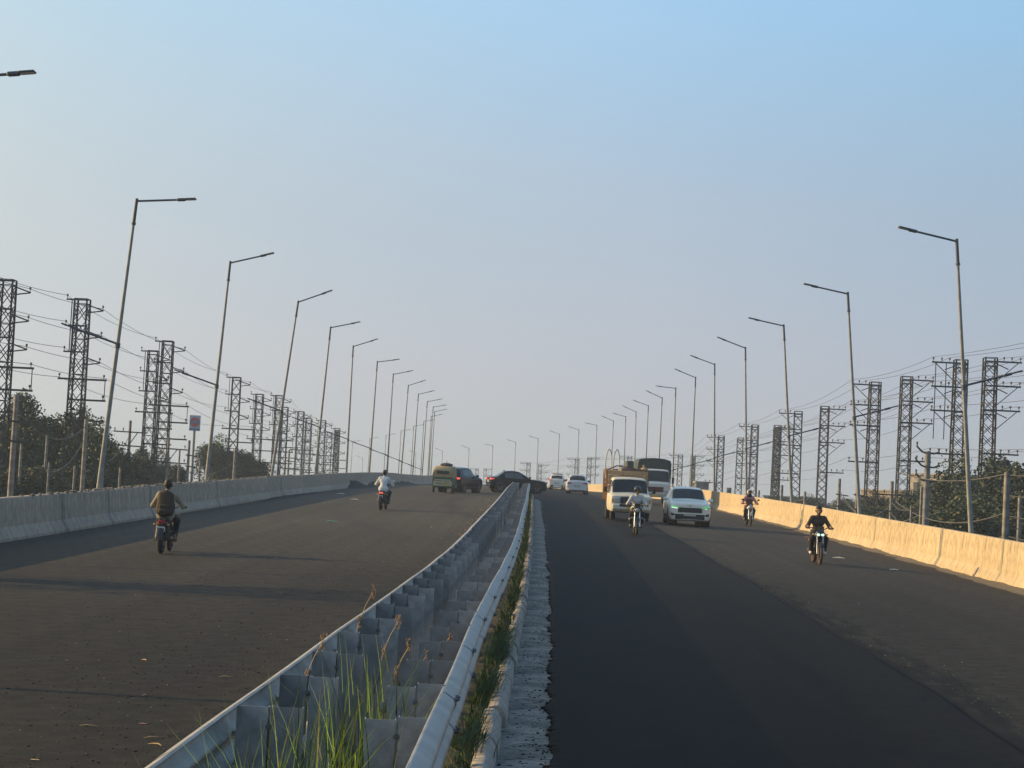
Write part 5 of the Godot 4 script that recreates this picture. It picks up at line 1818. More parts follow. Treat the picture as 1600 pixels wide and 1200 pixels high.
func build_rickshaw() -> void:
	var o := thing("auto_rickshaw", "yellow and green auto rickshaw driving away, overlapping the navy SUV", "auto rickshaw")
	var yellow := grainy(mat("canvas_yellow", L(0.42, 0.31, 0.15), 0.8), "cloth", 1.5, "wave_n", 0.6)
	var green := mat("rickshaw_green", L(0.035, 0.10, 0.06), 0.5)
	var pale := mat("rickshaw_cream", L(0.40, 0.36, 0.24), 0.6)
	var black := mat("black_trim", L(0.015, 0.015, 0.016), 0.5)
	var rubber := mat("tyre_rubber", L(0.022, 0.021, 0.021), 0.85)
	var rim := mat("steel_rim", L(0.2, 0.2, 0.2), 0.5, 0.4)
	var low := MB.new()
	low.prism(PackedVector2Array([Vector2(1.25, 0.33), Vector2(1.28, 0.75), Vector2(1.2, 0.95), Vector2(-0.3, 0.95), Vector2(-0.35, 0.5), Vector2(-0.9, 0.5), Vector2(-1.0, 1.0), Vector2(-1.25, 0.95), Vector2(-1.35, 0.5), Vector2(-1.1, 0.33)]), -0.66, 0.66)
	var lb := part("lower_body", low, green, o)
	lb.rotation.y = -PI / 2
	var P := []
	for i in 9:
		var z: float = [1.27, 1.24, 1.12, 0.8, 0.2, -0.4, -0.75, -0.82, -0.84][i]
		var hh: float = [1.32, 1.5, 1.63, 1.70, 1.72, 1.72, 1.70, 1.66, 1.6][i]
		var r := PackedVector3Array()
		for w in [Vector2(-0.67, 0.93), Vector2(-0.67, 1.2), Vector2(-0.64, hh - 0.12), Vector2(-0.5, hh - 0.02), Vector2(0, hh + 0.02), Vector2(0.5, hh - 0.02), Vector2(0.64, hh - 0.12), Vector2(0.67, 1.2), Vector2(0.67, 0.93)]: r.append(Vector3(w.x, w.y, z))
		P.append(r)
	var hood := MB.new()
	hood.grid(P, null, null, Vector3.UP)
	for e in 2:
		var r: PackedVector3Array = P[0] if e == 0 else P[8]
		if e == 0:
			for i in range(1, 8): hood.tri(r[0], r[i + 1], r[i])
	part("canvas_hood", hood, yellow, o)
	part("rear_window", bx(Vector3(0, 1.30, 1.275), Vector3(0.78, 0.2, 0.02), 0.05), mat("dim_plastic", L(0.03, 0.025, 0.02), 0.3), o)
	part("hood_flap", bx(Vector3(0, 1.47, 1.255), Vector3(0.95, 0.12, 0.04), 0.02), pale, o)
	part("waist_band", bx(Vector3(0, 0.97, 1.25), Vector3(1.34, 0.08, 0.08), 0.01), green, o)
	part("tail_panel", bx(Vector3(0, 0.66, 1.275), Vector3(1.2, 0.42, 0.03), 0.02), pale, o)
	for k in 2: part("panel_stripe", bx(Vector3(0, 0.60 + 0.16 * k, 1.295), Vector3(0.86, 0.04, 0.012), 0.003), green, o)
	part("panel_cross", bx(Vector3(0, 0.68, 1.298), Vector3(0.08, 0.36, 0.012), 0.003), mat("cross_yellow", L(0.5, 0.36, 0.12), 0.6), o)
	part("number_plate", bx(Vector3(0.28, 0.52, 1.30), Vector3(0.3, 0.14, 0.012), 0.003), mat("plate_yellow", L(0.5, 0.38, 0.08), 0.5), o)
	for s in [1.0, -1.0]:
		part("tail_light", bx(Vector3(s * 0.56, 0.80, 1.29), Vector3(0.1, 0.1, 0.03), 0.01), mat("tail_red", L(0.30, 0.012, 0.012), 0.25), o)
		part("mudguard", bx(Vector3(s * 0.66, 0.48, 0.85), Vector3(0.16, 0.12, 0.66), 0.04), black, o)
		wheel(o, Vector3(s * 0.6, 0.21, 0.85), 0.21, 0.11, rim, rubber)
	part("rear_bumper", bx(Vector3(0, 0.36, 1.33), Vector3(1.2, 0.06, 0.06), 0.02), black, o)
	wheel(o, Vector3(0.001, 0.21, -1.1), 0.21, 0.1, rim, rubber)
	var ws := MB.new()
	ws.box(Vector3(0, 1.3, -0.92), Vector3(1.1, 0.6, 0.02), 0.005)
	part("windscreen", ws, mat("car_glass", L(0.012, 0.015, 0.018), 0.08), o)
	place_on_road(o, -4.0, 133.0, -0.06)
	var base := o.transform
	var c := thing("roof_bundle", "dark bundle tied on the roof of the auto rickshaw", "bundle", Vector3.ZERO)
	var sm := MB.new()
	sm.ell(Vector3(0, 0.06, 0), Vector3(0.42, 0.13, 0.35), 14, 8)
	part("cloth", sm, grainy(mat("bundle_cloth", L(0.05, 0.06, 0.075), 0.9), "cloth", 3.0), c)
	var cord := MB.new()
	cord.torus(Vector3(0, 0.06, 0), Vector3.RIGHT, 0.24, 0.012, 20, 5)
	part("cord", cord, mat("red_cord", L(0.35, 0.08, 0.04), 0.8), c)
	c.transform = base * Transform3D(Basis(), Vector3(0.12, 1.73, 0.45))

# ---------------------------------------------------------------- rounded bodies from joints: tapered bones joined by a smooth minimum, meshed as surface nets
func blob(mb: MB, bones: Array, cell: float, k := 0.02) -> void:
	var lo := Vector3.ONE * 1e9
	var hi := -lo
	for b in bones:
		var m: float = maxf(b[2], b[3]) + 2.0 * cell + 0.01
		lo = lo.min(b[0] - Vector3.ONE * m).min(b[1] - Vector3.ONE * m)
		hi = hi.max(b[0] + Vector3.ONE * m).max(b[1] + Vector3.ONE * m)
	var nx := int((hi.x - lo.x) / cell) + 3
	var ny := int((hi.y - lo.y) / cell) + 3
	var nz := int((hi.z - lo.z) / cell) + 3
	var f := PackedFloat32Array()
	f.resize(nx * ny * nz)
	for b in bones:
		var A: Vector3 = b[0]
		var B: Vector3 = b[1]
		var ra: float = b[2]
		var rb: float = b[3]
		var r := maxf(ra, rb) + 4.0 * k
		var l := (A.min(B) - Vector3.ONE * r - lo) / cell
		var h := (A.max(B) + Vector3.ONE * r - lo) / cell
		var ab := B - A
		var inv := 1.0 / maxf(ab.length_squared(), 1e-9)
		for z in range(maxi(int(l.z), 0), mini(int(h.z) + 1, nz - 1) + 1):
			for y in range(maxi(int(l.y), 0), mini(int(h.y) + 1, ny - 1) + 1):
				var row := (z * ny + y) * nx
				for x in range(maxi(int(l.x), 0), mini(int(h.x) + 1, nx - 1) + 1):
					var p := lo + Vector3(x, y, z) * cell - A
					var t := clampf(p.dot(ab) * inv, 0.0, 1.0)
					var d := (p - ab * t).length() - ra - (rb - ra) * t
					f[row + x] += exp(minf(-d / k, 30.0))
	for i in f.size(): f[i] = -log(maxf(f[i], 1e-5))
	var near := 2.2 * cell / k + 0.5
	var made := {}
	var first := mb.v.size()
	var offs := [0, 1, nx, nx + 1, nx * ny, nx * ny + 1, nx * ny + nx, nx * ny + nx + 1]
	var corner := [Vector3(0, 0, 0), Vector3(1, 0, 0), Vector3(0, 1, 0), Vector3(1, 1, 0), Vector3(0, 0, 1), Vector3(1, 0, 1), Vector3(0, 1, 1), Vector3(1, 1, 1)]
	var edges := [0, 1, 2, 3, 4, 5, 6, 7, 0, 2, 1, 3, 4, 6, 5, 7, 0, 4, 1, 5, 2, 6, 3, 7]
	var pos := PackedVector3Array()
	for z in nz - 1:
		for y in ny - 1:
			var row := (z * ny + y) * nx
			for x in nx - 1:
				var i := row + x
				if absf(f[i]) > near: continue
				var s := 0
				for c in 8: s += 1 if f[i + offs[c]] < 0.0 else 0
				if s == 0 or s == 8: continue
				var q := Vector3.ZERO
				var n := 0
				for e in 12:
					var a: int = edges[e * 2]
					var b: int = edges[e * 2 + 1]
					var fa := f[i + offs[a]]
					var fb := f[i + offs[b]]
					if (fa < 0.0) == (fb < 0.0): continue
					q += (corner[a] as Vector3).lerp(corner[b], fa / (fa - fb))
					n += 1
				made[i] = pos.size()
				pos.append(lo + (Vector3(x, y, z) + q / n) * cell)
	var nor := PackedVector3Array()
	nor.resize(pos.size())
	var quads := PackedInt32Array()
	for i in made:
		var fi := f[i]
		for ax in 3:
			var st: int = [1, nx, nx * ny][ax]
			var fj := f[i + st]
			if (fi < 0.0) == (fj < 0.0): continue
			var u: int = [nx, nx * ny, 1][ax]
			var w: int = [nx * ny, 1, nx][ax]
			if not (made.has(i - u) and made.has(i - w) and made.has(i - u - w)): continue
			var a: int = made[i]
			var b: int = made[i - u]
			var c: int = made[i - u - w]
			var d: int = made[i - w]
			if fi >= 0.0:
				var k2 := b
				b = d
				d = k2
			var nn := (pos[c] - pos[a]).cross(pos[d] - pos[b])
			nor[a] += nn; nor[b] += nn; nor[c] += nn; nor[d] += nn
			quads.append_array(PackedInt32Array([a, b, c, d]))
	for i in pos.size(): mb.put(pos[i], nor[i])
	for i in range(0, quads.size(), 4):
		mb.face(first + quads[i], first + quads[i + 1], first + quads[i + 2])
		mb.face(first + quads[i], first + quads[i + 2], first + quads[i + 3])

func V(x: float, y: float, z: float) -> Vector3: return Vector3(x, y, z)

func hand_bones(s: float, w: Vector3) -> Array:   # a hand closed round a grip, w is the wrist
	var r := []
	r.append([w, V(w.x, 1.066, -0.362), 0.026, 0.024])
	r.append([V(w.x - 0.022, 1.064, -0.36), V(w.x + 0.022, 1.064, -0.36), 0.02, 0.02])
	for i in 4:
		var x := w.x + (-0.033 + 0.022 * i)
		var l: float = [1.0, 1.1, 1.06, 0.85][i if s < 0 else 3 - i]
		r.append([V(x, 1.066, -0.372), V(x, 1.062, -0.372 - 0.032 * l), 0.0095, 0.009])
		r.append([V(x, 1.062, -0.372 - 0.032 * l), V(x, 1.034, -0.378 - 0.034 * l), 0.009, 0.0085])
		r.append([V(x, 1.034, -0.378 - 0.034 * l), V(x, 1.012, -0.37 - 0.018 * l), 0.0085, 0.008])
	var tx := w.x - s * 0.034
	r.append([V(tx, 1.055, -0.345), V(tx - s * 0.016, 1.028, -0.345), 0.012, 0.0105])
	r.append([V(tx - s * 0.016, 1.028, -0.345), V(tx - s * 0.008, 1.006, -0.362), 0.0105, 0.009])
	return r

func rider(label: String, spec: Dictionary) -> Node3D:
	var o := thing("person", label, "person")
	var skin := mat("skin", L(0.22, 0.125, 0.08), 0.6)
	var shirt: Material = spec.shirt
	var tr: Material = spec.trousers
	var hair := mat("black_hair", L(0.010, 0.009, 0.009), 0.6)
	var lean: float = spec.get("lean", 0.0)
	var ez: float = spec.get("elbow", 0.0)
	var torso := [[V(-0.075, 0.885, 0.18), V(0.075, 0.885, 0.18), 0.125, 0.125], [V(0, 0.92, 0.18), V(0, 1.12, 0.13 - lean * 0.5), 0.128, 0.125], [V(-0.06, 1.2, 0.10 - lean * 0.8), V(0.06, 1.2, 0.10 - lean * 0.8), 0.118, 0.118], [V(-0.15, 1.305, 0.07 - lean), V(0.15, 1.305, 0.07 - lean), 0.074, 0.074]]
	var neck := [V(0, 1.31, 0.06 - lean), V(0, 1.45, 0.025 - lean), 0.058, 0.052]
	var arms := []
	var legs := []
	var wrists := []
	for s in [-1.0, 1.0]:
		var w := V(s * 0.335, 1.075, -0.305)
		wrists.append(w)
		var el := V(s * (0.31 + ez), 1.07 - ez * 0.3, -0.07)
		arms.append([V(s * 0.185, 1.31, 0.06 - lean), el, 0.054, 0.044])
		arms.append([el, w, 0.043, 0.029])
		legs.append([V(s * 0.095, 0.87, 0.15), V(s * 0.20, 0.73, -0.27), 0.092, 0.062])
		legs.append([V(s * 0.20, 0.73, -0.27), V(s * 0.195, 0.35, -0.02), 0.06, 0.04])
		legs.append([V(s * 0.195, 0.35, -0.02), V(s * 0.205, 0.315, -0.13), 0.036, 0.03])
	var body := MB.new()
	blob(body, torso + [neck] + arms + legs, 0.017, 0.016)
	var c := V(0, 1.545, 0.01 - lean)
	var head := [[c + V(0, 0.03, 0.018), c + V(0, 0.02, -0.018), 0.09, 0.086], [c + V(0, -0.03, -0.03), c + V(0, -0.075, -0.055), 0.062, 0.042], [c + V(0, -0.015, -0.098), c + V(0, -0.038, -0.112), 0.011, 0.017], [c + V(-0.034, 0.018, -0.088), c + V(0.034, 0.018, -0.088), 0.012, 0.012], [c + V(-0.02, -0.068, -0.094), c + V(0.02, -0.068, -0.094), 0.010, 0.010], [c + V(-0.092, -0.005, 0.012), c + V(-0.09, -0.035, 0.005), 0.02, 0.013], [c + V(0.092, -0.005, 0.012), c + V(0.09, -0.035, 0.005), 0.02, 0.013], [V(0, 1.43, 0.03 - lean), c + V(0, -0.05, 0.01), 0.05, 0.055]]
	blob(body, head, 0.007, 0.009)
	for i in 2: blob(body, hand_bones([-1.0, 1.0][i], wrists[i]), 0.005, 0.004)
	part("body", body, skin, o)
	var eyes := MB.new()
	for s in [-1.0, 1.0]: eyes.ell(c + V(s * 0.032, 0.0, -0.094), V(0.012, 0.006, 0.007), 8, 6)
	part("eyes", eyes, mat("eye", L(0.02, 0.015, 0.012), 0.2), o)
	var grow := func(list: Array, g: float) -> Array:
		var r := []
		for b in list: r.append([b[0], b[1], b[2] + g, b[3] + g])
		return r
	var sh := MB.new()
	var sleeves := []
	for i in 2:
		var fa: Array = arms[i * 2 + 1]
		var t: float = spec.get("sleeve", 0.9)
		sleeves.append(arms[i * 2])
		if t > 0.0: sleeves.append([fa[0], (fa[0] as Vector3).lerp(fa[1], t), fa[2], lerpf(fa[2], fa[3], t)])
	blob(sh, grow.call(torso, 0.014) + grow.call(sleeves, 0.013) + [[V(0, 1.33, 0.055 - lean), V(0, 1.375, 0.045 - lean), 0.068, 0.066], [V(-0.05, 0.83, 0.2), V(0.05, 0.83, 0.2), 0.125, 0.125]], 0.017, 0.014)
	part("shirt", sh, shirt, o)
	var tm := MB.new()
	var lower := []
	for i in 2:
		var sh2: Array = legs[i * 3 + 1]
		lower.append(legs[i * 3])
		lower.append([sh2[0], (sh2[0] as Vector3).lerp(sh2[1], 0.93), sh2[2] + 0.004, sh2[3] + 0.012])
	blob(tm, grow.call(lower, 0.011) + [[V(-0.07, 0.865, 0.17), V(0.07, 0.865, 0.17), 0.135, 0.135]], 0.017, 0.012)
	part("trousers", tm, tr, o)
	for s in [-1.0, 1.0]:
		var so := MB.new()
		blob(so, [[V(s * 0.195, 0.325, 0.03), V(s * 0.205, 0.312, -0.11), 0.044, 0.042], [V(s * 0.205, 0.312, -0.11), V(s * 0.212, 0.305, -0.19), 0.042, 0.03], [V(s * 0.195, 0.36, 0.0), V(s * 0.195, 0.39, 0.0), 0.047, 0.046]], 0.011, 0.01)
		part("shoe", so, spec.shoes, o)
	if spec.get("helmet", false):
		var hm := MB.new()
		var P := []
		for i in 11:
			var ph := lerpf(0.02, 1.42, i / 10.0)
			var r := PackedVector3Array()
			for j in 25:
				var t := TAU * j / 24.0
				r.append(c + V(0.132 * sin(ph) * cos(t), 0.03 + 0.135 * cos(ph), 0.012 + 0.15 * sin(ph) * sin(t)))
			P.append(r)
		hm.grid(P, null, null, Vector3.UP)
		P = []
		for i in 6:
			var ph := lerpf(1.42, 2.35, i / 5.0)
			var r := PackedVector3Array()
			for j in 19:
				var t := lerpf(-0.95, PI + 0.95, j / 18.0)
				r.append(c + V(0.132 * sin(ph) * cos(t), 0.03 + 0.135 * cos(ph), 0.012 + 0.15 * sin(ph) * sin(t)))
			P.append(r)
		hm.grid(P, null, null, Vector3.BACK)
		part("helmet", hm, spec.helmet_m, o)
		var vs := MB.new()
		P = []
		for i in 4:
			var ph := lerpf(1.0, 1.5, i / 3.0)
			var r := PackedVector3Array()
			for j in 11:
				var t := lerpf(PI + 0.75, TAU - 0.75, j / 10.0)
				r.append(c + V(0.137 * sin(ph) * cos(t), 0.035 + 0.14 * cos(ph), 0.01 + 0.158 * sin(ph) * sin(t)))
			P.append(r)
		vs.grid(P, null, null, Vector3.FORWARD)
		part("visor", vs, mat("visor_tint", L(0.03, 0.035, 0.04), 0.1), o)
	else:
		var hr := MB.new()
		blob(hr, [[c + V(0, 0.048, 0.026), c + V(0, 0.05, -0.022), 0.092, 0.082], [c + V(0, 0.0, 0.05), c + V(0, -0.045, 0.05), 0.073, 0.055], [c + V(-0.03, 0.09, -0.055), c + V(0.03, 0.095, -0.05), 0.04, 0.042]], 0.009, 0.01)
		part("hair", hr, hair, o)
	if spec.get("beard", false):
		var bd := MB.new()
		blob(bd, [[c + V(-0.06, -0.055, -0.04), c + V(0, -0.098, -0.078), 0.022, 0.03], [c + V(0.06, -0.055, -0.04), c + V(0, -0.098, -0.078), 0.022, 0.03], [c + V(-0.02, -0.05, -0.098), c + V(0.02, -0.05, -0.098), 0.007, 0.007]], 0.008, 0.008)
		part("beard", bd, hair, o)
	if spec.has("scarf"):
		var sc := MB.new()
		blob(sc, [[c + V(0, -0.04, -0.03), c + V(0, -0.075, -0.05), 0.082, 0.07], [V(-0.05, 1.4, 0.0 - lean), V(0.05, 1.4, 0.02 - lean), 0.075, 0.075]], 0.012, 0.012)
		part("face_scarf", sc, spec.scarf, o)
	if spec.has("vest"):
		var vm := MB.new()
		blob(vm, grow.call([torso[1], torso[2]], 0.019), 0.02, 0.012)
		part("vest", vm, spec.vest, o)
	return o

func motorcycle(label: String, spec: Dictionary) -> Node3D:
	var o := thing("motorcycle", label, "motorcycle", Vector3.ZERO, 0.0, "motorcycles on the flyover")
	var rubber := mat("tyre_rubber", L(0.022, 0.021, 0.021), 0.85)
	var black := mat("bike_black", L(0.014, 0.014, 0.015), 0.35)
	var iron := mat("bike_iron", L(0.05, 0.05, 0.052), 0.5, 0.4)
	var chrome := mat("chrome", L(0.6, 0.6, 0.62), 0.2, 0.9)
	var paint: Material = spec.paint
	for e in 2:
		var ax := V(0, 0.305, -0.66 if e == 0 else 0.62)
		var w := 0.045 if e == 0 else 0.06
		var t := MB.new()
		t.torus(Vector3.ZERO, Vector3.RIGHT, 0.305 - w, w, 32, 10, 1.0)
		var wh := part("wheel", t, spec.get("tyre", rubber), o)
		wh.position = ax
		var r := MB.new()
		r.torus(Vector3.ZERO, Vector3.RIGHT, 0.235, 0.018, 28, 6)
		for k in 10:
			var a := TAU * k / 10.0
			r.bar(V(0.02 * (1 if k % 2 else -1), 0.03 * cos(a), 0.03 * sin(a)), V(0, 0.23 * cos(a), 0.23 * sin(a)), 0.012)
		r.cyl(V(-0.06, 0, 0), V(0.06, 0, 0), 0.035, -1, 10)
		part("rim", r, iron, wh)
		var dsc := MB.new()
		dsc.lathe(V(0.06, 0, 0), Vector3.RIGHT, [Vector2(0, 0.06), Vector2(0, 0.12), Vector2(0.006, 0.12), Vector2(0.006, 0.06)], 20)
		part("brake_disc", dsc, chrome, wh)
	for s in [-1.0, 1.0]:
		var f := MB.new()
		f.tube([V(s * 0.085, 0.305, -0.66), V(s * 0.085, 0.56, -0.575)], 0.03, 8)
		f.tube([V(s * 0.085, 0.56, -0.575), V(s * 0.085, 0.98, -0.43)], 0.019, 8)
		part("fork_leg", f, spec.get("fork", chrome), o)
		var sw := MB.new()
		sw.bar(V(s * 0.095, 0.305, 0.62), V(s * 0.085, 0.40, 0.12), 0.035)
		part("swingarm", sw, iron, o)
		var sk := MB.new()
		sk.tube([V(s * 0.12, 0.36, 0.56), V(s * 0.12, 0.68, 0.42)], 0.032, 8)
		part("shock_absorber", sk, iron, o)
		var pg := MB.new()
		pg.cyl(V(s * 0.1, 0.27, -0.05), V(s * 0.24, 0.262, -0.06), 0.012, -1, 6)
		part("foot_peg", pg, iron, o)
		var gp := MB.new()
		gp.cyl(V(s * 0.275, 1.04, -0.385), V(s * 0.40, 1.04, -0.375), 0.017, -1, 8)
		part("grip", gp, black, o)
		if spec.get("mirrors", true):
			var mr := MB.new()
			mr.tube([V(s * 0.24, 1.05, -0.39), V(s * 0.33, 1.20, -0.40)], 0.008, 5)
			mr.ell(V(s * 0.37, 1.225, -0.40), V(0.065, 0.042, 0.018), 12, 8)
			part("mirror", mr, spec.get("mirror_m", black), o)
		var ind := MB.new()
		ind.ell(V(s * 0.19, 0.86, -0.48), V(0.035, 0.028, 0.04), 8, 6)
		part("indicator", ind, mat("amber", L(0.5, 0.25, 0.06), 0.3), o)
		var ind2 := MB.new()
		ind2.ell(V(s * 0.15, 0.66, 0.70), V(0.035, 0.026, 0.03), 8, 6)
		part("indicator", ind2, mat("amber", L(0.5, 0.25, 0.06), 0.3), o)
	var hb := MB.new()
	hb.tube([V(-0.29, 1.04, -0.385), V(-0.2, 1.05, -0.41), V(-0.1, 1.0, -0.43), V(0.1, 1.0, -0.43), V(0.2, 1.05, -0.41), V(0.29, 1.04, -0.385)], 0.013, 8)
	hb.box(V(0, 0.96, -0.43), V(0.22, 0.035, 0.07), 0.01)
	part("handlebar", hb, black, o)
	var tank := MB.new()
	blob(tank, [[V(0, 0.83, -0.27), V(0, 0.80, 0.02), 0.125, 0.10], [V(-0.05, 0.79, -0.22), V(-0.03, 0.77, 0.0), 0.10, 0.09], [V(0.05, 0.79, -0.22), V(0.03, 0.77, 0.0), 0.10, 0.09]], 0.018, 0.02)
	part("fuel_tank", tank, paint, o)
	var seat := MB.new()
	blob(seat, [[V(-0.05, 0.72, 0.08), V(-0.05, 0.74, 0.6), 0.045, 0.045], [V(0.05, 0.72, 0.08), V(0.05, 0.74, 0.6), 0.045, 0.045]], 0.016, 0.016)
	part("seat", seat, mat("seat_vinyl", L(0.018, 0.017, 0.017), 0.6), o)
	var tail := MB.new()
	blob(tail, [[V(-0.06, 0.66, 0.2), V(-0.05, 0.70, 0.66), 0.05, 0.04], [V(0.06, 0.66, 0.2), V(0.05, 0.70, 0.66), 0.05, 0.04]], 0.018, 0.018)
	part("tail_cowl", tail, paint, o)
	part("tail_light", bx(V(0, 0.715, 0.71), V(0.17, 0.085, 0.05), 0.02), spec.get("tail", mat("tail_red", L(0.30, 0.012, 0.012), 0.25)), o)
	var gr := MB.new()
	gr.tube([V(-0.13, 0.74, 0.45), V(-0.13, 0.80, 0.66), V(0.0, 0.81, 0.72), V(0.13, 0.80, 0.66), V(0.13, 0.74, 0.45)], 0.014, 6)
	part("grab_rail", gr, iron, o)
	var eng := MB.new()
	eng.box(V(0, 0.40, 0.0), V(0.24, 0.24, 0.36), 0.05)
	eng.cyl(V(-0.16, 0.38, 0.04), V(0.16, 0.38, 0.04), 0.10, -1, 14)
	part("engine", eng, iron, o)
	var fins := MB.new()
	for i in 7:
		fins.x = Transform3D(Basis(Vector3.RIGHT, -0.5), V(0, 0.5, -0.14))
		fins.box(V(0, -0.06 + 0.032 * i, 0), V(0.2, 0.016, 0.18), 0.004)
	part("cylinder_fins", fins, iron, o)
	var fr := MB.new()
	for s in [-1.0, 1.0]:
		fr.tube([V(s * 0.03, 0.88, -0.36), V(s * 0.10, 0.34, -0.24), V(s * 0.12, 0.27, 0.1), V(s * 0.11, 0.42, 0.22)], 0.018, 6)
		fr.tube([V(s * 0.04, 0.86, -0.34), V(s * 0.10, 0.68, 0.1), V(s * 0.11, 0.66, 0.6)], 0.018, 6)
		fr.tube([V(s * 0.11, 0.42, 0.22), V(s * 0.11, 0.66, 0.24)], 0.016, 6)
	part("frame", fr, black, o)
	var ex := MB.new()
	ex.tube([V(0.06, 0.42, -0.26), V(0.12, 0.28, -0.18), V(0.15, 0.27, 0.12)], 0.02, 8)
	ex.tube([V(0.15, 0.27, 0.12), V(0.17, 0.33, 0.3), V(0.17, 0.38, 0.66)], [0.03, 0.052, 0.05], 10)
	part("exhaust", ex, spec.get("exhaust", iron), o)
	for e in 2:
		var mg := MB.new()
		var P := []
		var ax := V(0, 0.305, -0.66 if e == 0 else 0.62)
		var a0 := 0.6 if e == 0 else 0.1
		var a1 := 2.3 if e == 0 else 1.9
		for i in 11:
			var a := lerpf(a0, a1, i / 10.0)
			var r := PackedVector3Array()
			for w in [-0.075, -0.06, 0.0, 0.06, 0.075]:
				var rr := 0.345 - absf(w) * 0.35
				r.append(ax + V(w, sin(a) * rr, (-cos(a) if e == 0 else cos(a)) * rr))
			P.append(r)
		mg.grid(P, null, null, Vector3.UP)
		part("mudguard", mg, spec.get("guard", black), o)
	var pl := part("number_plate", bx(V(0, 0.56, 0.80), V(0.19, 0.115, 0.008), 0.003), mat("plate_white", L(0.6, 0.6, 0.58), 0.5), o)
	part("plate_holder", bx(V(0, 0.60, 0.76), V(0.12, 0.18, 0.03), 0.01), black, o)
	for i in 4:
		for j in 2: part("digit", bx(V(-0.06 + 0.04 * i, 0.58 - 0.045 * j, 0.806), V(0.018, 0.03, 0.004), 0.0), black, pl)
	# front
	var cowl := MB.new()
	blob(cowl, [[V(-0.04, 0.88, -0.47), V(0.04, 0.88, -0.47), 0.085, 0.085], [V(0, 0.98, -0.46), V(0, 1.05, -0.42), 0.06, 0.035]], 0.016, 0.02)
	part("headlight_cowl", cowl, paint, o)
	if spec.get("front", "single") == "twin":
		for s in [-1.0, 1.0]:
			var h := MB.new()
			h.ell(V(s * 0.062, 0.85, -0.555), V(0.05, 0.038, 0.03), 12, 8)
			part("headlight", h, spec.lamp, o)
	else:
		var h := MB.new()
		h.ell(V(0, 0.87, -0.55), V(0.085, 0.07, 0.035), 14, 8)
		part("headlight", h, spec.get("lamp", mat("headlight_glass", L(0.35, 0.38, 0.38), 0.15)), o)
	part("visor_screen", bx(V(0, 1.03, -0.50), V(0.2, 0.14, 0.012), 0.004), spec.get("screen", mat("visor_tint", L(0.03, 0.035, 0.04), 0.1)), o).rotation.x = 0.0
	if spec.get("guard_bar", false):
		var cg := MB.new()
		for s in [-1.0, 1.0]: cg.tube([V(s * 0.05, 0.66, -0.35), V(s * 0.26, 0.56, -0.34), V(s * 0.28, 0.40, -0.28), V(s * 0.08, 0.30, -0.22)], 0.014, 6)
		part("crash_guard", cg, chrome, o)
	return o

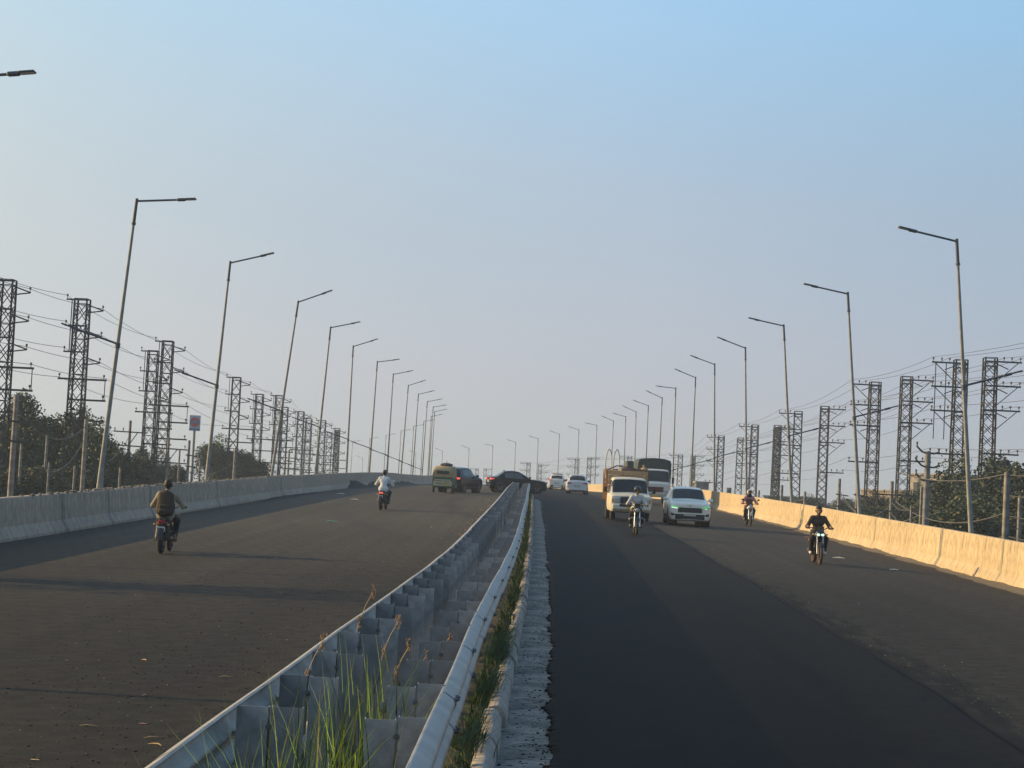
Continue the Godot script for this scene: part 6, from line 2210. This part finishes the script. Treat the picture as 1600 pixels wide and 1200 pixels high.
func build_riders() -> void:
	var dark_shirt := grainy(mat("charcoal_shirt", L(0.055, 0.045, 0.034), 0.9), "cloth", 6.0)
	var white_shirt := grainy(mat("white_shirt", L(0.76, 0.77, 0.80), 0.85), "cloth", 6.0)
	var pale_shirt := grainy(mat("pale_yellow_shirt", L(0.36, 0.32, 0.23), 0.85), "cloth", 6.0)
	var grey_shirt := grainy(mat("pale_grey_shirt", L(0.64, 0.64, 0.66), 0.85), "cloth", 6.0)
	var pink := grainy(mat("pink_shirt", L(0.50, 0.25, 0.25), 0.85), "cloth", 6.0)
	var jeans := grainy(mat("blue_jeans", L(0.035, 0.055, 0.09), 0.9), "cloth", 8.0)
	var black_t := grainy(mat("black_trousers", L(0.014, 0.015, 0.019), 0.9), "cloth", 8.0)
	var brown := mat("brown_shoe", L(0.16, 0.10, 0.06), 0.6)
	var white_s := mat("white_shoe", L(0.65, 0.6, 0.5), 0.6)
	var black_s := mat("black_shoe", L(0.02, 0.02, 0.02), 0.5)
	var red_b := mat("maroon_paint", L(0.06, 0.01, 0.012), 0.3)
	var black_b := mat("bike_black", L(0.014, 0.014, 0.015), 0.35)
	var blue_b := mat("deep_blue_paint", L(0.012, 0.02, 0.05), 0.3)
	var silver_b := mat("bike_silver", L(0.35, 0.35, 0.37), 0.35, 0.3)
	var lit := mat("lit_tail_light", L(0.6, 0.05, 0.04), 0.3)
	var mint := mat("mint_headlight", L(0.6, 0.9, 0.7), 0.3)
	var set_ := [
		[-7.72, 47.4, 0.02, {"paint": red_b, "mirrors": false, "exhaust": black_b}, "dark motorcycle driving away near the left parapet, a maroon tail and white plate", {"shirt": pale_shirt, "trousers": black_t, "shoes": brown, "elbow": 0.03}, "person riding away near the left parapet in a pale shirt, brown backpack on the back"],
		[-5.15, 87.3, -0.10, {"paint": black_b, "tail": lit, "mirror_m": silver_b}, "dark motorcycle driving away in the left carriageway, round red tail light glowing", {"shirt": white_shirt, "trousers": jeans, "shoes": black_s, "elbow": 0.05}, "person in a white shirt and blue jeans riding away in the left carriageway"],
		[4.57, 72.6, PI, {"paint": black_b, "guard_bar": true, "screen": black_b, "mirrors": false}, "black motorcycle coming towards the camera in front of the cream pickup", {"shirt": grey_shirt, "trousers": black_t, "shoes": brown, "helmet": true, "helmet_m": mat("helmet_blue_black", L(0.02, 0.03, 0.045), 0.25), "sleeve": 0.15, "elbow": 0.02}, "person in a dark helmet and pale grey shirt riding in front of the cream pickup"],
		[11.45, 98.0, PI + 0.04, {"paint": silver_b, "guard": silver_b, "mirror_m": black_b}, "silver motorcycle coming along the sunlit right parapet, farther of the two there", {"shirt": pink, "trousers": black_t, "shoes": brown, "helmet": true, "helmet_m": mat("helmet_pale", L(0.45, 0.43, 0.42), 0.35), "scarf": black_t, "vest": grainy(mat("dark_red_vest", L(0.14, 0.05, 0.055), 0.9), "cloth", 6.0), "elbow": 0.04}, "person in pink with a pale helmet and dark face scarf riding by the right parapet"],
		[9.13, 60.7, PI, {"paint": blue_b, "front": "twin", "lamp": mint, "mirrors": false, "fork": silver_b, "tyre": mat("dusty_tyre", L(0.075, 0.045, 0.038), 0.9)}, "dark blue motorcycle with two glowing mint headlights, nearest in the right carriageway", {"shirt": dark_shirt, "trousers": black_t, "shoes": white_s, "beard": true, "elbow": 0.02, "sleeve": 0.25}, "bearded person in a dark shirt and white shoes riding the motorcycle with mint headlights"]]
	for e in set_:
		var m := motorcycle(e[4], e[3])
		place_on_road(m, e[0], e[1], e[2])
		m.position.y -= 0.027
		var p := rider(e[6], e[5])
		p.transform = m.transform
		if e[0] == -7.72:
			var bag := thing("backpack", "brown backpack on the back of the person riding by the left parapet", "backpack")
			var b := MB.new()
			blob(b, [[V(-0.10, 0.96, 0.33), V(-0.10, 1.32, 0.24), 0.11, 0.085], [V(0.10, 0.96, 0.33), V(0.09, 1.30, 0.24), 0.11, 0.085], [V(0, 0.93, 0.35), V(0, 1.34, 0.25), 0.12, 0.09]], 0.017, 0.025)
			var bm := grainy(mat("brown_canvas", L(0.065, 0.045, 0.03), 0.9), "cloth", 4.0)
			part("bag", b, bm, bag)
			b = MB.new()
			blob(b, [[V(-0.08, 0.94, 0.455), V(0.08, 0.94, 0.455), 0.06, 0.06], [V(-0.08, 1.06, 0.43), V(0.08, 1.06, 0.43), 0.045, 0.045]], 0.014, 0.02)
			part("front_pocket", b, grainy(mat("dark_canvas", L(0.06, 0.045, 0.03), 0.9), "cloth", 4.0), bag)
			for s in [-1.0, 1.0]:
				b = MB.new()
				b.tube([V(s * 0.11, 1.3, 0.2), V(s * 0.125, 1.395, 0.07), V(s * 0.12, 1.3, -0.03), V(s * 0.13, 1.05, 0.02), V(s * 0.13, 1.0, 0.2)], 0.022, 6, true, 0.5)
				part("strap", b, bm, bag)
			b = MB.new()
			b.tube([V(-0.04, 1.35, 0.26), V(-0.03, 1.40, 0.25), V(0.03, 1.40, 0.25), V(0.04, 1.35, 0.26)], 0.009, 6)
			part("handle", b, bm, bag)
			bag.transform = m.transform

# ---------------------------------------------------------------- small things on the road
func build_litter() -> void:
	var items := [
		["plastic_scrap", "crumpled green plastic scrap on the left carriageway right of the backpack rider", "litter", -5.9, 71.0, L(0.05, 0.30, 0.22), 0.22],
		["paper_scrap", "pale paper scrap on the left carriageway near the far heap of asphalt", "litter", -7.6, 104.0, L(0.45, 0.45, 0.46), 0.22],
		["white_scrap", "white scrap at the foot of the left parapet before the dark heap", "litter", -9.4, 118.0, L(0.5, 0.5, 0.5), 0.25],
		["white_scrap", "bright white scrap on the road left of the right parapet's third grey band", "litter", 11.35, 60.5, L(0.7, 0.66, 0.6), 0.14],
		["paper_scrap", "flat pale scrap behind the nearest right motorcycle", "litter", 10.6, 66.0, L(0.5, 0.42, 0.33), 0.2],
		["brick_chip", "reddish broken brick lying at the foot of the right parapet", "brick", 12.55, 86.0, L(0.30, 0.11, 0.08), 0.2],
		["red_scrap", "small red and white wrapper on the near left road", "litter", -2.95, 17.5, L(0.35, 0.13, 0.12), 0.035],
		["tan_pebble", "small tan pebble in the lower left corner of the road", "pebble", -3.33, 15.2, L(0.45, 0.32, 0.16), 0.035]]
	for e in items:
		var b := MB.new()
		var r := RandomNumberGenerator.new()
		r.seed = int(e[4] * 10)
		var P := []
		for i in 7:
			var row := PackedVector3Array()
			for j in 7:
				var q := Vector2(i - 3, j - 3) / 3.0
				var rad: float = 1.0 - 0.25 * r.randf()
				row.append(V(q.x * e[6] * rad, maxf(0.004, (0.1 + r.randf() * 0.22) * e[6] * (1.0 - q.length() * 0.6)), q.y * e[6] * rad * 0.7))
			P.append(row)
		b.grid(P, null, null, Vector3.UP)
		var o := part(e[0], b, mat(e[0] + str(int(e[4])), e[5], 0.8), self)
		o.position = on_ground(e[3], e[4]) + Vector3(0, 0.003, 0)
		tag(o, e[1], e[2])
	# straws and dry leaves near the camera
	for k in 7:
		var s: Array = [[-2.72, 16.6, 0.7], [-3.35, 17.2, 0.1], [-3.3, 19.6, 1.4], [-2.62, 16.2, 2.4], [-2.8, 21.5, 0.4], [-2.0, 27.0, 1.2], [-3.9, 23.0, 2.0]][k]
		var b := MB.new()
		blade(b, Vector3.ZERO, Vector3(1, 0, 0), 0.012, 0.012, 6.0)
		var b2 := MB.new()
		b2.tube([V(-0.07, 0.008, 0), V(-0.02, 0.016, 0.01), V(0.04, 0.012, 0.0), V(0.08, 0.006, -0.015)], [0.003, 0.006, 0.005, 0.002], 5)
		var o := part("dry_straw", b2, mat("straw", L(0.42, 0.30, 0.15), 0.85), self)
		o.position = on_ground(s[0], s[1]) + Vector3(0, 0.002, 0)
		o.rotation.y = s[2]
		tag(o, "short pale dry straw on the near left road, " + ["just right of the red wrapper", "leftmost of those near the red wrapper", "beyond the red wrapper to the left", "closest to the left crash barrier", "farther off beside the left crash barrier", "small and far by the left barrier", "far out in the left lane"][k], "straw", "dry straws on the near left road")
	var g := MB.new()
	for i in 17000:
		var left := rng.randf() < 0.62
		var d := 11.5 + 60.0 * pow(rng.randf(), 2.6)
		var u := (um(d) - 1.0 - absf(rng.randfn(0, 3.2)) if left else (4.9 + absf(rng.randfn(0, 0.7)) if rng.randf() < 0.6 else rng.randf_range(5.0, 12.4)))
		if u < -12.0 or u > 12.5: continue
		var z := 0.003 + 0.009 * pow(rng.randf(), 2.6)
		g.col = [Color(0.085, 0.075, 0.062), Color(0.025, 0.024, 0.023), Color(0.26, 0.23, 0.18)][0 if rng.randf() < 0.45 else 1 if rng.randf() < 0.93 else 2]
		g.ell(pt(d, u, z * 0.3), V(z * rng.randf_range(0.8, 1.7), z * 0.7, z * rng.randf_range(0.8, 1.6)), 5, 3)
	tag(part("gravel", g, tinted("gravel_grain", 0.95), self), "loose dark chips and grit scattered over the road surface", "gravel", "", "stuff")
	var tar := MB.new()
	tar.col = Color(0.012, 0.012, 0.012)
	for i in 620:
		var d := 12.0 + 34.0 * pow(rng.randf(), 1.8)
		var u := um(d) + 1.22 - absf(rng.randfn(0, 0.22))
		if u < um(d) + 0.80: continue
		var z := rng.randf_range(0.004, 0.010)
		tar.ell(pt(d, u, 0.008 + z * 0.4), V(z * rng.randf_range(0.8, 2.0), z * 0.8, z * rng.randf_range(0.8, 1.6)), 5, 3)
	tag(part("tar_splashes", tar, tinted("tar_drop", 0.6), self), "black tar drops spattered over the pale edge strip beside the median kerb", "tar", "", "stuff")
	var rd := MB.new()
	for i in 90:
		var d := rng.randf_range(58.0, 118.0)
		var u := um(d) - 1.0 - absf(rng.randfn(0, 0.5))
		var z := rng.randf_range(0.012, 0.04)
		rd.col = Color(0.30, 0.11, 0.06).lerp(Color(0.35, 0.30, 0.24), rng.randf())
		rd.ell(pt(d, u, z * 0.2), V(z * rng.randf_range(1.0, 3.0), z * 0.5, z * 1.4), 5, 3)
	tag(part("brick_crumbs", rd, tinted("gravel_grain", 0.95), self), "reddish and pale crumbs along the left side of the median far ahead", "crumbs", "", "stuff")

func _ready() -> void:
	rng.seed = 20240
	make_view()
	make_tables()
	make_textures()
	build_ground()
	build_road()
	build_walls()
	build_guard_rails()
	build_lamps()
	build_masts()
	build_poles()
	build_sign()
	build_houses()
	build_trees()
	build_grass()
	build_cars()
	build_pickup()
	build_truck()
	build_rickshaw()
	build_riders()
	build_litter()
